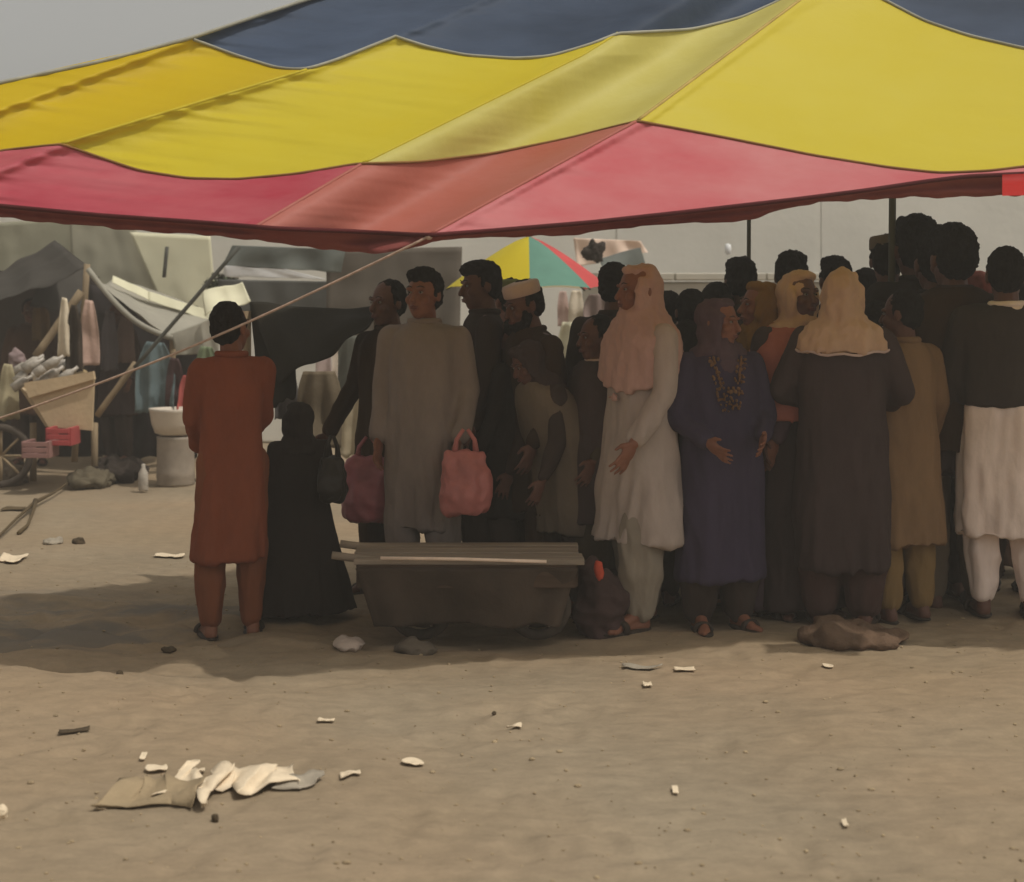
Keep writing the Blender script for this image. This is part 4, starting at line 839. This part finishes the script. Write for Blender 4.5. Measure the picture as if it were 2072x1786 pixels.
def scrap(px, py, wpx, hpx, m, label, rz=0., curl=.02, oval=False, name='paper_scrap', cat='scrap', group='litter scraps on the ground', seed=0.):
    c = gp(px, py); wx = wpx/2/FP*c.y; dy = max(.02, hpx/2/FP*c.y*(c.y/EYE)); V, F = [], []; nx_, ny_ = 12, 8
    for j in range(ny_+1):
        for i in range(nx_+1):
            u, v = i/nx_*2-1, j/ny_*2-1
            if oval: x, y = u*math.sqrt(1-v*v/2), v*math.sqrt(1-u*u/2)
            else: x, y = u*(1+.12*noise.noise(Vector((seed, v*3, 1)))), v*(1+.25*noise.noise(Vector((u*2, seed, 4))))
            z = .008+curl*min(1, wx/.06)*.5*(.4*abs(x)**2+noise.noise(Vector((x*1.6+seed, y*1.6, seed)))*.6+.25*abs(y)**2)
            X, Y_ = c.x+math.cos(rz)*x*wx-math.sin(rz)*y*dy, c.y+math.sin(rz)*x*wx+math.cos(rz)*y*dy
            V.append((X, Y_, ground_z(X, Y_)+max(.004, z)))
    for j in range(ny_):
        for i in range(nx_): F.append((j*(nx_+1)+i, j*(nx_+1)+i+1, (j+1)*(nx_+1)+i+1, (j+1)*(nx_+1)+i))
    o = mk(name, (V, F), m, label=label, cat=cat, group=group); s_ = o.modifiers.new('thickness', 'SOLIDIFY'); s_.thickness = .003; s_.offset = 1; return o
for k, a in enumerate(((835, 1548, 46, 14, m_paper, 'pale oval scrap alone on the open ground below the handcart', .1, .02, True), (316, 1557, 46, 11, m_paper, 'cupped pale scrap just above the crumpled sheet, leftmost', 0, .04, True), (388, 1562, 52, 8, m_paper, 'thin pale strip touching the top of the crumpled sheet', .1, .02), (709, 1574, 42, 6, m_paper, 'thin pale strip right of the crumpled sheet', .15, .01),
     (660, 1455, 34, 6, m_paper, 'small pale strip on the bare ground below the orange tunic', 0, .01), (1040, 1473, 30, 7, m_paper, 'small pale strip on the ground in the middle foreground', 0, .02), (1675, 1347, 22, 8, m_paper, 'small white oval scrap below the brown sack', 0, .01, True), (1385, 1358, 42, 6, m_paper, 'bright white strip at the shade edge below the navy tunic', 0, .01),
     (1300, 1352, 80, 5, m_paper2, 'long faint strip at the shade edge below the cream trousers', 0, .01), (340, 1129, 58, 8, m_paper, 'pale strip on the ground left of the rust orange trousers', 0, .02), (22, 1136, 50, 12, m_paper, 'pale plastic scrap at the left edge of the ground', 0, .05), (1310, 1388, 18, 8, m_paper, 'tiny crumpled scrap below the long faint strip', 0, .04),
     (1366, 1606, 12, 5, m_paper, 'tiny white fleck in the right foreground', 0, .02), (1710, 1664, 10, 4, m_paper, 'tiny white fleck nearest the bottom right corner', 0, .02), (206, 1628, 26, 6, m_paper, 'small pale fleck at the left end of the crumpled sheet', 0, .02), (290, 1537, 12, 8, m_paper, 'tiny white fleck above the cupped pale scrap', 0, .03), (150, 1484, 60, 5, m_clod, 'thin dark twig like strip in the left foreground', .2, .01), (30, 1038, 46, 6, m_drope, 'short dark slat beside the knotted rope', 0, .01))):
    scrap(*a[:6], rz=a[6], curl=a[7], oval=len(a) > 8, seed=k*3.1)
# crumpled sheet half buried in the dust
cs = root('crumpled_sheet', gp(420, 1612), 'crumpled pale sheet half buried in dust in the left foreground', 'sheet')
def ribbon(pts, w, m, name, h=.05, seed=0.):
    V, F = [], []; n = len(pts)*6; P = [gp(*p) for p in pts]; k = 6
    for i in range(n):
        t = i/(n-1)*(len(P)-1); a = min(int(t), len(P)-2); f = t-a; f = f*f*(3-2*f); c = P[a].lerp(P[a+1], f)
        for j in range(k):
            v = j/(k-1)-.5; y = c.y+v*w*(.75+.5*noise.noise(Vector((i*.17, seed, 0)))); x = c.x+.012*noise.noise(Vector((i*.2, v*3, seed)))+v*w*.25*math.sin(i*.25+seed)
            V.append((x, y, ground_z(x, y)+.010+h*.5*abs(noise.noise(Vector((i*.11+seed, v*1.1, seed))))*1.5+h*.35*(v+.5)))
    for i in range(n-1):
        for j in range(k-1): F.append((i*k+j, (i+1)*k+j, (i+1)*k+j+1, i*k+j+1))
    o = mk(name, (V, F), m, cs); s_ = o.modifiers.new('thickness', 'SOLIDIFY'); s_.thickness = .003; return o
ribbon([(345, 1592), (372, 1588), (400, 1612), (425, 1622), (442, 1596)], .30, m_paper, 'fold', .07, 1.)
ribbon([(430, 1592), (470, 1584), (510, 1600), (550, 1592), (598, 1588)], .22, m_paper, 'fold', .05, 4.)
ribbon([(215, 1614), (270, 1612), (340, 1612), (400, 1622)], .26, mat('dusty_sheet', rgb(150, 132, 104, 1.), .9, .15, 8, .3), 'fold', .06, 7.)
ribbon([(560, 1602), (600, 1600), (648, 1592)], .10, m_paper2, 'fold', .03, 9.)
def stone(px, py, wpx, hpx, m, label, seed):
    c = gp(px, py); wx = wpx/2/FP*c.y; hz = hpx/FP*c.y
    me_ = fuse(ellipsoid((0, 0, hz*.35), (wx, wx*.8, hz*.65)), max(.004, wx*.18), 1, wx*.3, (1.2/wx,)*3, seed); me_.materials.append(m); o = link('clod', me_); o.location = c; return props(o, label, 'clod', 'clods and stones on the ground')
stone(435, 1664, 16, 18, m_clod, 'dark upright clod just below the crumpled sheet', 1); stone(2, 1650, 28, 26, m_paper, 'white lump cut by the left edge of the foreground', 2); stone(160, 1100, 30, 14, m_clod, 'small dark clod with a pale top left of the orange trousers', 3)
stone(106, 1100, 46, 14, m_paper2, 'flat grey stone left of the small dark clod', 4); stone(242, 1366, 14, 12, m_clod, 'small dark clod left of the shade edge', 5); stone(342, 1322, 30, 10, m_clod, 'dark flat clod at the edge of the left shade band', 6); stone(1000, 1450, 10, 8, m_clod, 'small dark stone in the middle foreground', 7)
# pebbles and crumbs
V, F = [], []
ico = ellipsoid((0, 0, 0), (1, 1, 1), None, 6, 4)
for k in range(1500):
    Y = 3.9+6*random.random()**1.3; x = random.uniform(-.36, .36)*Y; r = random.choice((.002, .002, .003, .003, .004, .006))*random.uniform(.7, 1.4)
    z = ground_z(x, Y); n = len(V); ax, ay = random.uniform(.7, 1.6), random.uniform(.7, 1.5)
    V += [(x+v.x*r*ax, Y+v.y*r*ay, z+r*.3+v.z*r*.7) for v in ico[0]]; F += [tuple(i+n for i in f) for f in ico[1]]
mk('pebbles', (V, F), mat('pebble', rgb(150, 132, 104, 1.), .9, .35, 3), None, False, 'fine pebbles and crumbs scattered over the earth', None, None, 'stuff')

# ------------------------------------------------------------------ dusty air
hz = box((0, 12, 1.9), (44, 34, 6.2))
hm = bpy.data.materials.new('dusty_air'); hm.use_nodes = True; hN = hm.node_tree.nodes; hN.remove(hN['Principled BSDF'])
pv = hN.new('ShaderNodeVolumePrincipled'); pv.inputs['Color'].default_value = (.92, .86, .76, 1); pv.inputs['Density'].default_value = .0085; pv.inputs['Anisotropy'].default_value = .25
hm.node_tree.links.new(pv.outputs[0], hN['Material Output'].inputs['Volume'])
mk('haze', hz, hm, None, False, 'thin dusty haze over the market ground', None, None, 'stuff')
